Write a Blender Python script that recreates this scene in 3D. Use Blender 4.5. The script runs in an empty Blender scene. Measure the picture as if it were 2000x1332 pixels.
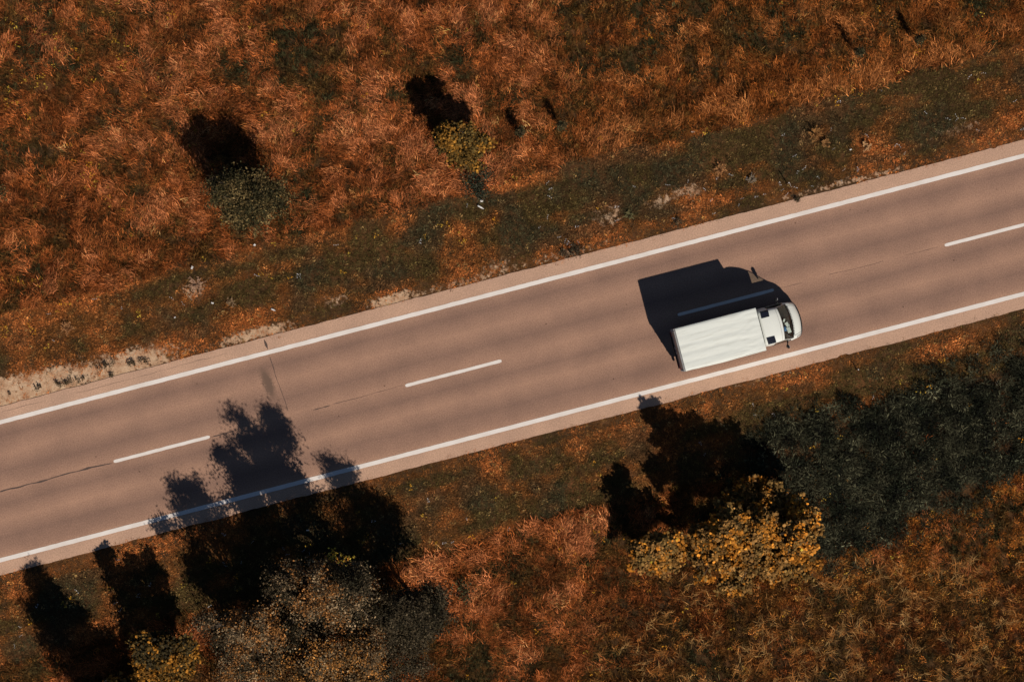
import bpy, math, random
import numpy as np
from mathutils import Vector, Matrix

random.seed(7)
rng = np.random.default_rng(11)
PI = math.pi
R = math.radians
scene = bpy.context.scene
C = scene.collection

# ------------------------------------------------------------------ camera, sky, sun, exposure
SCALE = 38.0                       # photograph pixels per metre at ground level
CAM_H = 130.0
cam_data = bpy.data.cameras.new('camera')
cam_data.sensor_width = 36.0
cam_data.lens = 36.0 * CAM_H / (2000.0 / SCALE)
cam_data.clip_start = 1.0
cam_data.clip_end = 6000.0
cam = bpy.data.objects.new('camera', cam_data)
cam.location = (0, 0, CAM_H)
C.objects.link(cam)
scene.camera = cam

SUN_EL = R(45.6)
SUN_DIR = Vector((0.539, -0.842, 0)).normalized()      # horizontal direction towards the sun
world = bpy.data.worlds.new('World')
scene.world = world
world.use_nodes = True
wn = world.node_tree
sky = wn.nodes.new('ShaderNodeTexSky')
sky.sky_type = 'NISHITA'
sky.sun_disc = False
sky.sun_elevation = SUN_EL
sky.sun_rotation = math.atan2(SUN_DIR.x, SUN_DIR.y)
sky.air_density = 0.75
sky.dust_density = 0.0
sky.ozone_density = 1.5
wn.links.new(sky.outputs[0], wn.nodes['Background'].inputs[0])
wn.nodes['Background'].inputs[1].default_value = 0.05

sun_data = bpy.data.lights.new('sun', 'SUN')
sun_data.energy = 5.0
sun_data.angle = R(0.5)
sun_data.color = (1.0, 0.90, 0.78)
sun = bpy.data.objects.new('sun', sun_data)
vec = Vector((SUN_DIR.x * math.cos(SUN_EL), SUN_DIR.y * math.cos(SUN_EL), math.sin(SUN_EL)))
sun.rotation_euler = vec.to_track_quat('Z', 'Y').to_euler()
sun.location = vec * 60
C.objects.link(sun)

scene.view_settings.view_transform = 'Standard'
scene.view_settings.look = 'None'
scene.view_settings.exposure = -0.36
scene.view_settings.gamma = 1.0
scene.view_settings.use_curve_mapping = False
scene.render.engine = 'CYCLES'
scene.cycles.max_bounces = 5
scene.cycles.diffuse_bounces = 1
scene.cycles.transparent_max_bounces = 6

# ------------------------------------------------------------------ coordinates
ROAD_A = R(14.57)
CA, SA = math.cos(ROAD_A), math.sin(ROAD_A)
ROAD_Y = -0.874
def W(px, py): return ((px - 1000) / SCALE, (666 - py) / SCALE)
def st(x, y): return x * CA + (y - ROAD_Y) * SA, -x * SA + (y - ROAD_Y) * CA
def xy(s, t): return s * CA - t * SA, ROAD_Y + s * SA + t * CA
EDGE_UP, EDGE_LO, LINE_T = 4.22, -4.18, 3.432

# ------------------------------------------------------------------ numpy noise
_tab = np.random.default_rng(5).random((256, 256))
def vnoise(x, y, seed=0):
    x = np.asarray(x, float) + seed * 17.31; y = np.asarray(y, float) + seed * 9.77
    xi = np.floor(x).astype(int); yi = np.floor(y).astype(int)
    fx = x - xi; fy = y - yi
    fx = fx * fx * (3 - 2 * fx); fy = fy * fy * (3 - 2 * fy)
    a = _tab[xi & 255, yi & 255]; b = _tab[(xi + 1) & 255, yi & 255]
    c = _tab[xi & 255, (yi + 1) & 255]; d = _tab[(xi + 1) & 255, (yi + 1) & 255]
    return (a * (1 - fx) + b * fx) * (1 - fy) + (c * (1 - fx) + d * fx) * fy
def fbm(x, y, seed=0, oct=3):
    v = 0; a = 0.5; t = 0
    for o in range(oct):
        v = v + a * vnoise(x * 2 ** o, y * 2 ** o, seed + o * 3); t += a; a *= 0.5
    return v / t
def sstep(a, b, x):
    u = np.clip((x - a) / (b - a), 0, 1)
    return u * u * (3 - 2 * u)

def ground_z(x, y):
    s, t = st(np.asarray(x, float), np.asarray(y, float))
    at = np.abs(t)
    w1 = sstep(4.4, 9.5, at); w2 = sstep(8.6, 12.0, at)
    wv = sstep(4.5, 5.5, at)
    z = -0.03 - 0.14 * w1 + wv * 0.05 * (fbm(x * 1.3, y * 1.3, 41) - 0.5)
    near = 1 - sstep(60, 120, np.hypot(x, y))
    z = z + w2 * (0.75 * (fbm(x / 5.0, y / 5.0, 3) - 0.5) + 0.34 * (fbm(x / 1.5, y / 1.5, 8) - 0.5)) * near
    return z
def gz(x, y): return float(ground_z(np.array([x]), np.array([y]))[0])

# ------------------------------------------------------------------ materials
def mat(name):
    m = bpy.data.materials.new(name); m.use_nodes = True
    nt = m.node_tree
    return m, nt, nt.nodes['Principled BSDF']
def N(nt, typ, **kw):
    n = nt.nodes.new(typ)
    for k, v in kw.items():
        if k == 'ins':
            for a, b in v.items(): n.inputs[a].default_value = b
        else: setattr(n, k, v)
    return n
def ramp(nt, stops, interp='LINEAR'):
    r = nt.nodes.new('ShaderNodeValToRGB'); cr = r.color_ramp; cr.interpolation = interp
    while len(cr.elements) > 1: cr.elements.remove(cr.elements[-1])
    cr.elements[0].position = stops[0][0]; cr.elements[0].color = (*stops[0][1], 1)
    for p, c in stops[1:]:
        e = cr.elements.new(p); e.color = (*c, 1)
    return r
def simple(name, col, rough=0.6, metal=0.0, var=0.12, scale=6.0, spec=0.5):
    m, nt, b = mat(name)
    tc = N(nt, 'ShaderNodeTexCoord'); no = N(nt, 'ShaderNodeTexNoise', ins={'Scale': scale, 'Detail': 5.0})
    nt.links.new(tc.outputs['Object'], no.inputs['Vector'])
    r = ramp(nt, [(0.25, tuple(c * (1 - var) for c in col)), (0.75, tuple(min(1, c * (1 + var)) for c in col))])
    nt.links.new(no.outputs['Fac'], r.inputs[0]); nt.links.new(r.outputs[0], b.inputs['Base Color'])
    b.inputs['Roughness'].default_value = rough; b.inputs['Metallic'].default_value = metal
    b.inputs['Specular IOR Level'].default_value = spec
    return m
def mix(nt, fac, a, b, blend='MIX'):
    n = nt.nodes.new('ShaderNodeMix'); n.data_type = 'RGBA'; n.blend_type = blend
    for i, v in ((0, fac), (6, a), (7, b)):
        if hasattr(v, 'is_output'): nt.links.new(v, n.inputs[i])
        elif i == 0: n.inputs[0].default_value = v
        else: n.inputs[i].default_value = (*v, 1)
    return n.outputs[2]
def math_(nt, op, a, b=None, clamp=False):
    n = nt.nodes.new('ShaderNodeMath'); n.operation = op; n.use_clamp = clamp
    for i, v in enumerate((a, b)):
        if v is None: continue
        if hasattr(v, 'is_output'): nt.links.new(v, n.inputs[i])
        else: n.inputs[i].default_value = v
    return n.outputs[0]

def asphalt_material():
    m, nt, b = mat('asphalt')
    tc = N(nt, 'ShaderNodeTexCoord')
    sep = N(nt, 'ShaderNodeSeparateXYZ'); nt.links.new(tc.outputs['Object'], sep.inputs[0])
    mp = N(nt, 'ShaderNodeMapping', ins={'Scale': (0.07, 0.9, 1)}); nt.links.new(tc.outputs['Object'], mp.inputs[0])
    n1 = N(nt, 'ShaderNodeTexNoise', ins={'Scale': 1.0, 'Detail': 4.0}); nt.links.new(mp.outputs[0], n1.inputs['Vector'])
    # distance across the road, wandering a little
    tt = math_(nt, 'ADD', sep.outputs['Y'], math_(nt, 'MULTIPLY', math_(nt, 'SUBTRACT', n1.outputs['Fac'], 0.5), 0.40))
    u = math_(nt, 'DIVIDE', math_(nt, 'ADD', tt, 4.5), 9.0)
    L, D, S = (0.398, 0.236, 0.163), (0.262, 0.158, 0.117), (0.525, 0.335, 0.235)
    M_ = tuple((a + c) / 2 for a, c in zip(L, D))
    def P(t): return (t + 4.5) / 9.0
    r = ramp(nt, [(P(-4.2), S), (P(-3.6), S), (P(-3.25), L), (P(-2.95), M_), (P(-2.35), D), (P(-1.5), L), (P(-0.7), D), (P(0.1), L),
                  (P(0.95), D), (P(1.85), L), (P(2.75), D), (P(3.1), M_), (P(3.35), L), (P(3.6), S), (P(4.2), S)])
    nt.links.new(u, r.inputs[0]); col = r.outputs[0]
    # shoulders are paler, edge is the painted line so no wander there
    # broad blotches
    n2 = N(nt, 'ShaderNodeTexNoise', ins={'Scale': 0.5, 'Detail': 6.0, 'Roughness': 0.6}); nt.links.new(tc.outputs['Object'], n2.inputs['Vector'])
    r2 = ramp(nt, [(0.3, (0.86, 0.86, 0.88)), (0.7, (1.1, 1.09, 1.08))]); nt.links.new(n2.outputs['Fac'], r2.inputs[0])
    col = mix(nt, 1.0, col, r2.outputs[0], 'MULTIPLY')
    # aggregate grain, two sizes
    n3 = N(nt, 'ShaderNodeTexNoise', ins={'Scale': 15.0, 'Detail': 4.0, 'Roughness': 0.8}); nt.links.new(tc.outputs['Object'], n3.inputs['Vector'])
    r3 = ramp(nt, [(0.30, (0.66, 0.65, 0.64)), (0.5, (1, 1, 1)), (0.70, (1.30, 1.30, 1.30))]); nt.links.new(n3.outputs['Fac'], r3.inputs[0])
    col = mix(nt, 1.0, col, r3.outputs[0], 'MULTIPLY')
    n4 = N(nt, 'ShaderNodeTexNoise', ins={'Scale': 9.0, 'Detail': 6.0, 'Roughness': 0.75}); nt.links.new(tc.outputs['Object'], n4.inputs['Vector'])
    r4 = ramp(nt, [(0.28, (0.5, 0.47, 0.47)), (0.36, (1, 1, 1))]); nt.links.new(n4.outputs['Fac'], r4.inputs[0])
    col = mix(nt, 0.8, col, r4.outputs[0], 'MULTIPLY')
    # oil and rubber spots
    v = N(nt, 'ShaderNodeTexVoronoi', ins={'Scale': 0.9, 'Randomness': 1.0}); nt.links.new(tc.outputs['Object'], v.inputs['Vector'])
    dsp = math_(nt, 'ADD', v.outputs['Distance'], math_(nt, 'MULTIPLY', n3.outputs['Fac'], 0.03))
    r5 = ramp(nt, [(0.0, (0.3, 0.27, 0.27)), (0.043, (0.3, 0.27, 0.27)), (0.056, (1, 1, 1))]); nt.links.new(dsp, r5.inputs[0])
    col = mix(nt, 0.8, col, r5.outputs[0], 'MULTIPLY')
    # transverse joint stain
    sx = math_(nt, 'ADD', sep.outputs['X'], math_(nt, 'MULTIPLY', math_(nt, 'SUBTRACT', n4.outputs['Fac'], 0.5), 0.7))
    d = math_(nt, 'ABSOLUTE', math_(nt, 'ADD', sx, math_(nt, 'ADD', math_(nt, 'MULTIPLY', sep.outputs['Y'], 0.10), 12.28)))
    a1 = math_(nt, 'SUBTRACT', 1.0, math_(nt, 'DIVIDE', d, 0.34), True)
    b1 = math_(nt, 'SUBTRACT', 1.0, math_(nt, 'DIVIDE', math_(nt, 'ABSOLUTE', math_(nt, 'SUBTRACT', sep.outputs['Y'], 1.9)), 1.05), True)
    k = math_(nt, 'MULTIPLY', math_(nt, 'MULTIPLY', a1, b1), math_(nt, 'MULTIPLY', n4.outputs['Fac'], 4.5), True)
    col = mix(nt, k, col, (0.17, 0.108, 0.08))
    nt.links.new(col, b.inputs['Base Color'])
    b.inputs['Roughness'].default_value = 0.9; b.inputs['Specular IOR Level'].default_value = 0.2
    bp = N(nt, 'ShaderNodeBump', ins={'Strength': 0.5, 'Distance': 0.01}); nt.links.new(n3.outputs['Fac'], bp.inputs['Height'])
    nt.links.new(bp.outputs[0], b.inputs['Normal'])
    return m

def ground_material():
    m, nt, b = mat('soil')
    tc = N(nt, 'ShaderNodeTexCoord')
    n1 = N(nt, 'ShaderNodeTexNoise', ins={'Scale': 0.35, 'Detail': 8.0, 'Roughness': 0.65}); nt.links.new(tc.outputs['Object'], n1.inputs['Vector'])
    r1 = ramp(nt, [(0.3, (0.035, 0.024, 0.013)), (0.5, (0.085, 0.045, 0.020)), (0.7, (0.20, 0.085, 0.034))]); nt.links.new(n1.outputs['Fac'], r1.inputs[0])
    n2 = N(nt, 'ShaderNodeTexNoise', ins={'Scale': 14.0, 'Detail': 6.0, 'Roughness': 0.75}); nt.links.new(tc.outputs['Object'], n2.inputs['Vector'])
    r2 = ramp(nt, [(0.3, (0.4, 0.4, 0.4)), (0.7, (1.5, 1.45, 1.4))]); nt.links.new(n2.outputs['Fac'], r2.inputs[0])
    col = mix(nt, 1.0, r1.outputs[0], r2.outputs[0], 'MULTIPLY')
    at = N(nt, 'ShaderNodeAttribute', attribute_name='sand')
    n3 = N(nt, 'ShaderNodeTexNoise', ins={'Scale': 3.6, 'Detail': 9.0, 'Roughness': 0.78}); nt.links.new(tc.outputs['Object'], n3.inputs['Vector'])
    k = math_(nt, 'ADD', at.outputs['Fac'], math_(nt, 'MULTIPLY', math_(nt, 'SUBTRACT', n3.outputs['Fac'], 0.5), 2.6))
    kk = math_(nt, 'MULTIPLY', math_(nt, 'SUBTRACT', k, 0.42), 5.0, True)
    n4 = N(nt, 'ShaderNodeTexNoise', ins={'Scale': 1.5, 'Detail': 8.0, 'Roughness': 0.7}); nt.links.new(tc.outputs['Object'], n4.inputs['Vector'])
    rs = ramp(nt, [(0.3, (0.42, 0.22, 0.12)), (0.55, (0.62, 0.42, 0.27)), (0.75, (0.74, 0.55, 0.38))]); nt.links.new(n4.outputs['Fac'], rs.inputs[0])
    sand = mix(nt, 0.35, rs.outputs[0], r2.outputs[0], 'MULTIPLY')
    col = mix(nt, kk, col, sand)
    nt.links.new(col, b.inputs['Base Color'])
    b.inputs['Roughness'].default_value = 0.95; b.inputs['Specular IOR Level'].default_value = 0.1
    bp = N(nt, 'ShaderNodeBump', ins={'Strength': 0.8, 'Distance': 0.05}); nt.links.new(n2.outputs['Fac'], bp.inputs['Height'])
    nt.links.new(bp.outputs[0], b.inputs['Normal'])
    return m

def blade_material(name, attr_type='INSTANCER'):
    m, nt, b = mat(name)
    a = N(nt, 'ShaderNodeAttribute', attribute_type=attr_type, attribute_name='tint')
    s = N(nt, 'ShaderNodeAttribute', attribute_type='GEOMETRY', attribute_name='shade')
    col = mix(nt, 1.0, a.outputs['Color'], s.outputs['Color'], 'MULTIPLY')
    nt.links.new(col, b.inputs['Base Color'])
    b.inputs['Roughness'].default_value = 0.8; b.inputs['Specular IOR Level'].default_value = 0.06
    return m
def leaf_material(name, rough=0.55, spec=0.25):
    m, nt, b = mat(name)
    s = N(nt, 'ShaderNodeAttribute', attribute_type='GEOMETRY', attribute_name='tint')
    no = N(nt, 'ShaderNodeTexNoise', ins={'Scale': 7.0, 'Detail': 3.0})
    tc = N(nt, 'ShaderNodeTexCoord'); nt.links.new(tc.outputs['Object'], no.inputs['Vector'])
    r = ramp(nt, [(0.3, (0.8, 0.8, 0.8)), (0.7, (1.2, 1.2, 1.2))]); nt.links.new(no.outputs['Fac'], r.inputs[0])
    nt.links.new(mix(nt, 1.0, s.outputs['Color'], r.outputs[0], 'MULTIPLY'), b.inputs['Base Color'])
    b.inputs['Roughness'].default_value = rough; b.inputs['Specular IOR Level'].default_value = spec
    return m

M = {}
M['asphalt'] = asphalt_material()
M['soil'] = ground_material()
M['blade'] = blade_material('grass_blade')
M['leaf'] = leaf_material('tree_leaf', .7, .10)
M['bark'] = simple('bark', (0.16, 0.12, 0.09), 0.9, var=0.4, scale=14)
def paint_material():
    m, nt, b = mat('road_paint')
    tc = N(nt, 'ShaderNodeTexCoord')
    n = N(nt, 'ShaderNodeTexNoise', ins={'Scale': 30.0, 'Detail': 5.0, 'Roughness': 0.8}); nt.links.new(tc.outputs['Object'], n.inputs['Vector'])
    r = ramp(nt, [(0.30, (0.42, 0.33, 0.27)), (0.40, (0.80, 0.745, 0.70)), (0.8, (0.88, 0.83, 0.80))]); nt.links.new(n.outputs['Fac'], r.inputs[0])
    n2 = N(nt, 'ShaderNodeTexNoise', ins={'Scale': 1.3, 'Detail': 5.0}); nt.links.new(tc.outputs['Object'], n2.inputs['Vector'])
    r2 = ramp(nt, [(0.3, (0.9, 0.88, 0.86)), (0.6, (1, 1, 1))]); nt.links.new(n2.outputs['Fac'], r2.inputs[0])
    nt.links.new(mix(nt, 1.0, r.outputs[0], r2.outputs[0], 'MULTIPLY'), b.inputs['Base Color'])
    b.inputs['Roughness'].default_value = 0.8
    return m
M['paint'] = paint_material()
M['tar'] = simple('tar_crack', (0.09, 0.06, 0.05), 0.9, var=0.3, scale=20)
def tarp_material():
    m, nt, b = mat('white_tarpaulin')
    tc = N(nt, 'ShaderNodeTexCoord')
    mp = N(nt, 'ShaderNodeMapping', ins={'Scale': (0.5, 5.0, 1.0)}); nt.links.new(tc.outputs['Object'], mp.inputs[0])
    n1 = N(nt, 'ShaderNodeTexNoise', ins={'Scale': 1.6, 'Detail': 7.0, 'Roughness': 0.7}); nt.links.new(mp.outputs[0], n1.inputs['Vector'])
    r1 = ramp(nt, [(0.30, (0.67, 0.69, 0.63)), (0.48, (0.78, 0.815, 0.765)), (0.8, (0.81, 0.85, 0.805))]); nt.links.new(n1.outputs['Fac'], r1.inputs[0])
    n2 = N(nt, 'ShaderNodeTexNoise', ins={'Scale': 11.0, 'Detail': 6.0, 'Roughness': 0.8}); nt.links.new(tc.outputs['Object'], n2.inputs['Vector'])
    r2 = ramp(nt, [(0.27, (0.80, 0.78, 0.74)), (0.38, (1, 1, 1))]); nt.links.new(n2.outputs['Fac'], r2.inputs[0])
    nt.links.new(mix(nt, 0.7, r1.outputs[0], r2.outputs[0], 'MULTIPLY'), b.inputs['Base Color'])
    b.inputs['Roughness'].default_value = 0.6; b.inputs['Specular IOR Level'].default_value = 0.3
    return m
M['tarp'] = tarp_material()
M['white'] = simple('white_body_paint', (0.78, 0.81, 0.76), 0.35, var=0.02, scale=2)
M['black'] = simple('black_plastic', (0.02, 0.02, 0.022), 0.5, var=0.3)
M['navy'] = simple('dark_tinted_panel', (0.012, 0.014, 0.024), 0.25, var=0.2)
M['grey'] = simple('galvanised_frame', (0.30, 0.30, 0.30), 0.5, 0.3, var=0.2)
M['rubber'] = simple('tyre_rubber', (0.018, 0.018, 0.018), 0.9, var=0.2)
M['steel'] = simple('wheel_steel', (0.45, 0.45, 0.46), 0.4, 0.7, var=0.1)
M['red'] = simple('red_lens', (0.45, 0.02, 0.015), 0.25, var=0.1)
M['lamp'] = simple('clear_lens', (0.55, 0.56, 0.56), 0.12, 0.3, var=0.15, scale=20)
M['seat'] = simple('seat_cloth', (0.05, 0.052, 0.055), 0.9, var=0.3, scale=20)
M['dash'] = simple('dashboard_plastic', (0.022, 0.023, 0.022), 0.7, var=0.5, scale=14)
M['paper'] = simple('paper', (0.78, 0.80, 0.76), 0.8, var=0.05)
M['blue'] = simple('blue_cloth', (0.05, 0.16, 0.34), 0.9, var=0.2)
M['skin'] = simple('skin', (0.42, 0.24, 0.17), 0.6, var=0.08)
M['shirt'] = simple('grey_green_shirt', (0.09, 0.10, 0.085), 0.9, var=0.25, scale=12)
M['hair'] = simple('dark_hair', (0.02, 0.014, 0.01), 0.8, var=0.3)
M['wood'] = simple('bleached_wood', (0.50, 0.36, 0.24), 0.85, var=0.3, scale=12)
M['stake'] = simple('weathered_stake', (0.20, 0.13, 0.08), 0.85, var=0.3)
M['litter'] = simple('white_litter', (0.80, 0.77, 0.73), 0.6, var=0.08)
def glass_material():
    m, nt, b = mat('cab_glass')
    nt.nodes.remove(b)
    tr = N(nt, 'ShaderNodeBsdfTransparent', ins={'Color': (0.80, 0.86, 0.83, 1)})
    gl = N(nt, 'ShaderNodeBsdfGlossy', ins={'Color': (0.9, 0.95, 0.95, 1), 'Roughness': 0.03})
    no = N(nt, 'ShaderNodeTexNoise', ins={'Scale': 9.0}); fr = N(nt, 'ShaderNodeLayerWeight', ins={'Blend': 0.5})
    k = math_(nt, 'ADD', math_(nt, 'MULTIPLY', math_(nt, 'POWER', fr.outputs['Facing'], 4.0), 0.5), math_(nt, 'MULTIPLY', no.outputs['Fac'], 0.06), True)
    mx = N(nt, 'ShaderNodeMixShader')
    nt.links.new(k, mx.inputs[0]); nt.links.new(tr.outputs[0], mx.inputs[1]); nt.links.new(gl.outputs[0], mx.inputs[2])
    nt.links.new(mx.outputs[0], nt.nodes['Material Output'].inputs[0])
    return m
M['glass'] = glass_material()

# ------------------------------------------------------------------ object helpers
def tag(o, label=None, cat=None, group=None, kind=None):
    if label: o['label'] = label
    if cat: o['category'] = cat
    if group: o['group'] = group
    if kind: o['kind'] = kind
    return o
def empty(name, loc, rz=0.0):
    o = bpy.data.objects.new(name, None); C.objects.link(o)
    o.location = loc; o.rotation_euler = (0, 0, rz); o.empty_display_size = 0.3
    return o
def mesh_obj(name, verts, faces, material=None, parent=None, smooth=False, loc=None):
    me = bpy.data.meshes.new(name)
    me.from_pydata([tuple(map(float, v)) for v in verts], [], [tuple(map(int, f)) for f in faces])
    me.update()
    if smooth: me.shade_smooth()
    o = bpy.data.objects.new(name, me); C.objects.link(o)
    if material: me.materials.append(material)
    if parent: o.parent = parent
    if loc: o.location = loc
    return o
class MB:
    def __init__(s): s.v = []; s.f = []
    def add(s, v, f):
        k = len(s.v); s.v += [tuple(p) for p in v]; s.f += [tuple(i + k for i in q) for q in f]; return s
    def box(s, cx, cy, cz, sx, sy, sz, bev=0.0, rot=None):
        v = []
        hx, hy, hz = sx / 2, sy / 2, sz / 2
        b = min(bev, hx * .9, hy * .9, hz * .9)
        if b <= 0:
            v = [(x, y, z) for x in (-hx, hx) for y in (-hy, hy) for z in (-hz, hz)]
            f = [(0, 1, 3, 2), (4, 6, 7, 5), (0, 4, 5, 1), (2, 3, 7, 6), (0, 2, 6, 4), (1, 5, 7, 3)]
        else:   # chamfered box: octagonal outline, chamfered top and bottom
            def ring(ix, iy, z):
                return [(-ix + b, -iy, z), (ix - b, -iy, z), (ix, -iy + b, z), (ix, iy - b, z), (ix - b, iy, z), (-ix + b, iy, z), (-ix, iy - b, z), (-ix, -iy + b, z)]
            v = ring(hx - b * .6, hy - b * .6, -hz) + ring(hx, hy, -hz + b * .7) + ring(hx, hy, hz - b * .7) + ring(hx - b * .6, hy - b * .6, hz)
            f = [tuple(range(7, -1, -1)), tuple(range(24, 32))]
            for r_ in range(3):
                for i in range(8):
                    j = (i + 1) % 8
                    f.append((r_ * 8 + i, r_ * 8 + j, r_ * 8 + 8 + j, r_ * 8 + 8 + i))
        out = []
        for p in v:
            q = Vector(p)
            if rot: q = rot @ q
            out.append((q.x + cx, q.y + cy, q.z + cz))
        return s.add(out, f)
    def tube(s, pts, rad, n=8, caps=True):
        pts = [Vector(p) for p in pts]
        if not hasattr(rad, '__len__'): rad = [rad] * len(pts)
        v = []; f = []
        for i, p in enumerate(pts):
            d = (pts[min(i + 1, len(pts) - 1)] - pts[max(i - 1, 0)]).normalized()
            a = d.cross(Vector((0, 0, 1)))
            if a.length < 0.05: a = d.cross(Vector((0, 1, 0)))
            a.normalize(); b = d.cross(a)
            for k in range(n):
                w = 2 * PI * k / n
                q = p + (a * math.cos(w) + b * math.sin(w)) * rad[i]
                v.append(tuple(q))
        for i in range(len(pts) - 1):
            for k in range(n):
                j = (k + 1) % n
                f.append((i * n + k, i * n + j, (i + 1) * n + j, (i + 1) * n + k))
        if caps:
            f.append(tuple(range(n - 1, -1, -1))); f.append(tuple(range((len(pts) - 1) * n, len(pts) * n)))
        return s.add(v, f)
    def build(s, name, material, parent=None, smooth=False): return mesh_obj(name, s.v, s.f, material, parent, smooth)

def fast_mesh(name, verts, nper, nfaces_idx, material, attrs=None, smooth=False):
    """verts (n,3); nfaces_idx (m,k) int array with k corners each."""
    me = bpy.data.meshes.new(name)
    me.vertices.add(len(verts)); me.vertices.foreach_set('co', np.asarray(verts, np.float32).ravel())
    m_, k = nfaces_idx.shape
    me.loops.add(m_ * k); me.loops.foreach_set('vertex_index', nfaces_idx.astype(np.int32).ravel())
    me.polygons.add(m_)
    me.polygons.foreach_set('loop_start', np.arange(0, m_ * k, k, dtype=np.int32))
    me.update(calc_edges=True)
    me.materials.append(material)
    if attrs is not None:
        for an, arr in attrs.items():
            a = me.attributes.new(an, 'FLOAT_COLOR', 'POINT')
            c = np.ones((len(verts), 4), np.float32); c[:, :3] = arr; a.data.foreach_set('color', c.ravel())
    if smooth: me.shade_smooth()
    return me

# ------------------------------------------------------------------ ground
SAND = [(-26.5, 4.75, 6.5, 1.0, 1.02), (-19.6, 4.7, 3.6, 0.8, .88), (-12.4, 4.5, 2.4, 0.4, .75), (-5.2, 4.45, 1.6, 0.35, .8), (6.6, 5.85, 0.9, 0.6, .6),
        (9.4, 5.9, 0.9, 0.45, .6), (10.9, 6.0, 1.0, 0.5, .65), (-14.9, 7.6, 0.9, 0.7, .5), (-40, 5.2, 12, 1.0, 1.2), (-1.0, 4.4, 4.0, .25, .55), (4.0, 4.5, 3.0, .3, .5), (19.0, 4.4, 4.0, .22, .6),
        (25.0, 5.6, 1.6, .4, .45), (-8.0, 5.2, 1.0, .4, .5), (12.5, -4.3, 3.0, .15, .4), (0.5, 4.8, 1.2, .4, .45)]
def sand_mask(x, y):
    s, t = st(x, y); m = np.zeros_like(s)
    for (a, b, ra, rb, k) in SAND:
        m = np.maximum(m, k * np.exp(-(((s - a) / ra) ** 2) ** 1.3 - (((t - b) / rb) ** 2) ** 1.3))
    return m
def make_ground():
    def axis(h, step, far):
        c = list(np.arange(-h, h + 1e-6, step)); x = h; d = step
        while x < far: d *= 1.35; x += d; c.append(x); c.insert(0, -x)
        return np.array(c)
    xs = axis(38, 0.22, 2200); ys = axis(29, 0.22, 2200)
    X, Y = np.meshgrid(xs, ys, indexing='ij'); x = X.ravel(); y = Y.ravel()
    z = ground_z(x, y)
    nx, ny = len(xs), len(ys)
    I, J = np.meshgrid(np.arange(nx - 1), np.arange(ny - 1), indexing='ij')
    a = (I * ny + J).ravel(); q = np.stack([a, a + ny, a + ny + 1, a + 1], 1)
    me = fast_mesh('ground', np.stack([x, y, z], 1), 4, q, M['soil'], smooth=True)
    at = me.attributes.new('sand', 'FLOAT', 'POINT'); at.data.foreach_set('value', sand_mask(x, y).astype(np.float32))
    o = bpy.data.objects.new('ground', me); C.objects.link(o); tag(o, kind='structure')
make_ground()

# ------------------------------------------------------------------ road
ROAD_LOC = (0, ROAD_Y, 0)
def road_obj(name, verts, faces, m, z=0.0):
    o = mesh_obj(name, verts, faces, m); o.location = (0, ROAD_Y, z); o.rotation_euler = (0, 0, ROAD_A)
    return tag(o, kind='structure')
def make_road():
    # one slab with slightly ragged edges
    s = np.concatenate([[-2000, -400, -120], np.arange(-45, 45.01, 0.12), [120, 400, 2000]])
    def edge(base, sd, sg):
        w = 0.05 * (fbm(s / 1.7, s * 0, sd, 4) - 0.5) * 2 + 0.045 * (vnoise(s / 0.25, s * 0, sd + 5) - 0.5)
        notch = np.where(vnoise(s / 0.9, s * 0, sd + 9) > 0.86, -0.05, 0)
        w = w + notch
        w[np.abs(s) > 60] = 0
        return base + sg * w
    up = edge(EDGE_UP, 2, 1); lo = edge(EDGE_LO, 6, -1)
    v = []; f = []
    for i in range(len(s)):
        v += [(s[i], up[i], 0), (s[i], lo[i], 0), (s[i], up[i] + 0.02, -0.14), (s[i], lo[i] - 0.02, -0.14)]
    for i in range(len(s) - 1):
        a, b = i * 4, i * 4 + 4
        f += [(a, a + 1, b + 1, b), (a + 2, a, b, b + 2), (a + 1, a + 3, b + 3, b + 1)]
    road_obj('road', v, f, M['asphalt'])
make_road()
def strip(s0, s1, t0, w, sd, worn=0.008, rounded=False, step=0.1):
    s = np.arange(s0, s1 + step * .5, step)
    a = t0 + w / 2 + worn * (vnoise(s / 0.3, s * 0, sd) - .5) * 2
    b = t0 - w / 2 + worn * (vnoise(s / 0.3, s * 0, sd + 4) - .5) * 2
    if rounded:
        a[0] -= .03; b[0] += .03; a[-1] -= .03; b[-1] += .03
    v = []; f = []
    for i in range(len(s)): v += [(s[i], a[i], 0), (s[i], b[i], 0)]
    for i in range(len(s) - 1): f.append((2 * i, 2 * i + 1, 2 * i + 3, 2 * i + 2))
    return v, f
for t0 in (LINE_T, -LINE_T):
    v, f = strip(-45, 45, t0, 0.215, 31 if t0 > 0 else 37)
    mb = MB(); mb.add(v, f)
    for sg in (-1, 1):
        mb.add([(sg * 45.0, t0 + .107, 0), (sg * 45.0, t0 - .107, 0), (sg * 1500, t0 - .107, 0), (sg * 1500, t0 + .107, 0)], [(0, 1, 2, 3) if sg > 0 else (3, 2, 1, 0)])
    road_obj('edge_line', mb.v, mb.f, M['paint'], 0.004)
for k, s0 in enumerate([-51.0, -36.3, -21.15, -5.66, 8.80, 22.98, 37.9]):
    v, f = strip(s0, s0 + 5.06, 0.0, 0.165, 50 + k, rounded=True)
    road_obj('lane_dash', v, f, M['paint'], 0.004)
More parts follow.
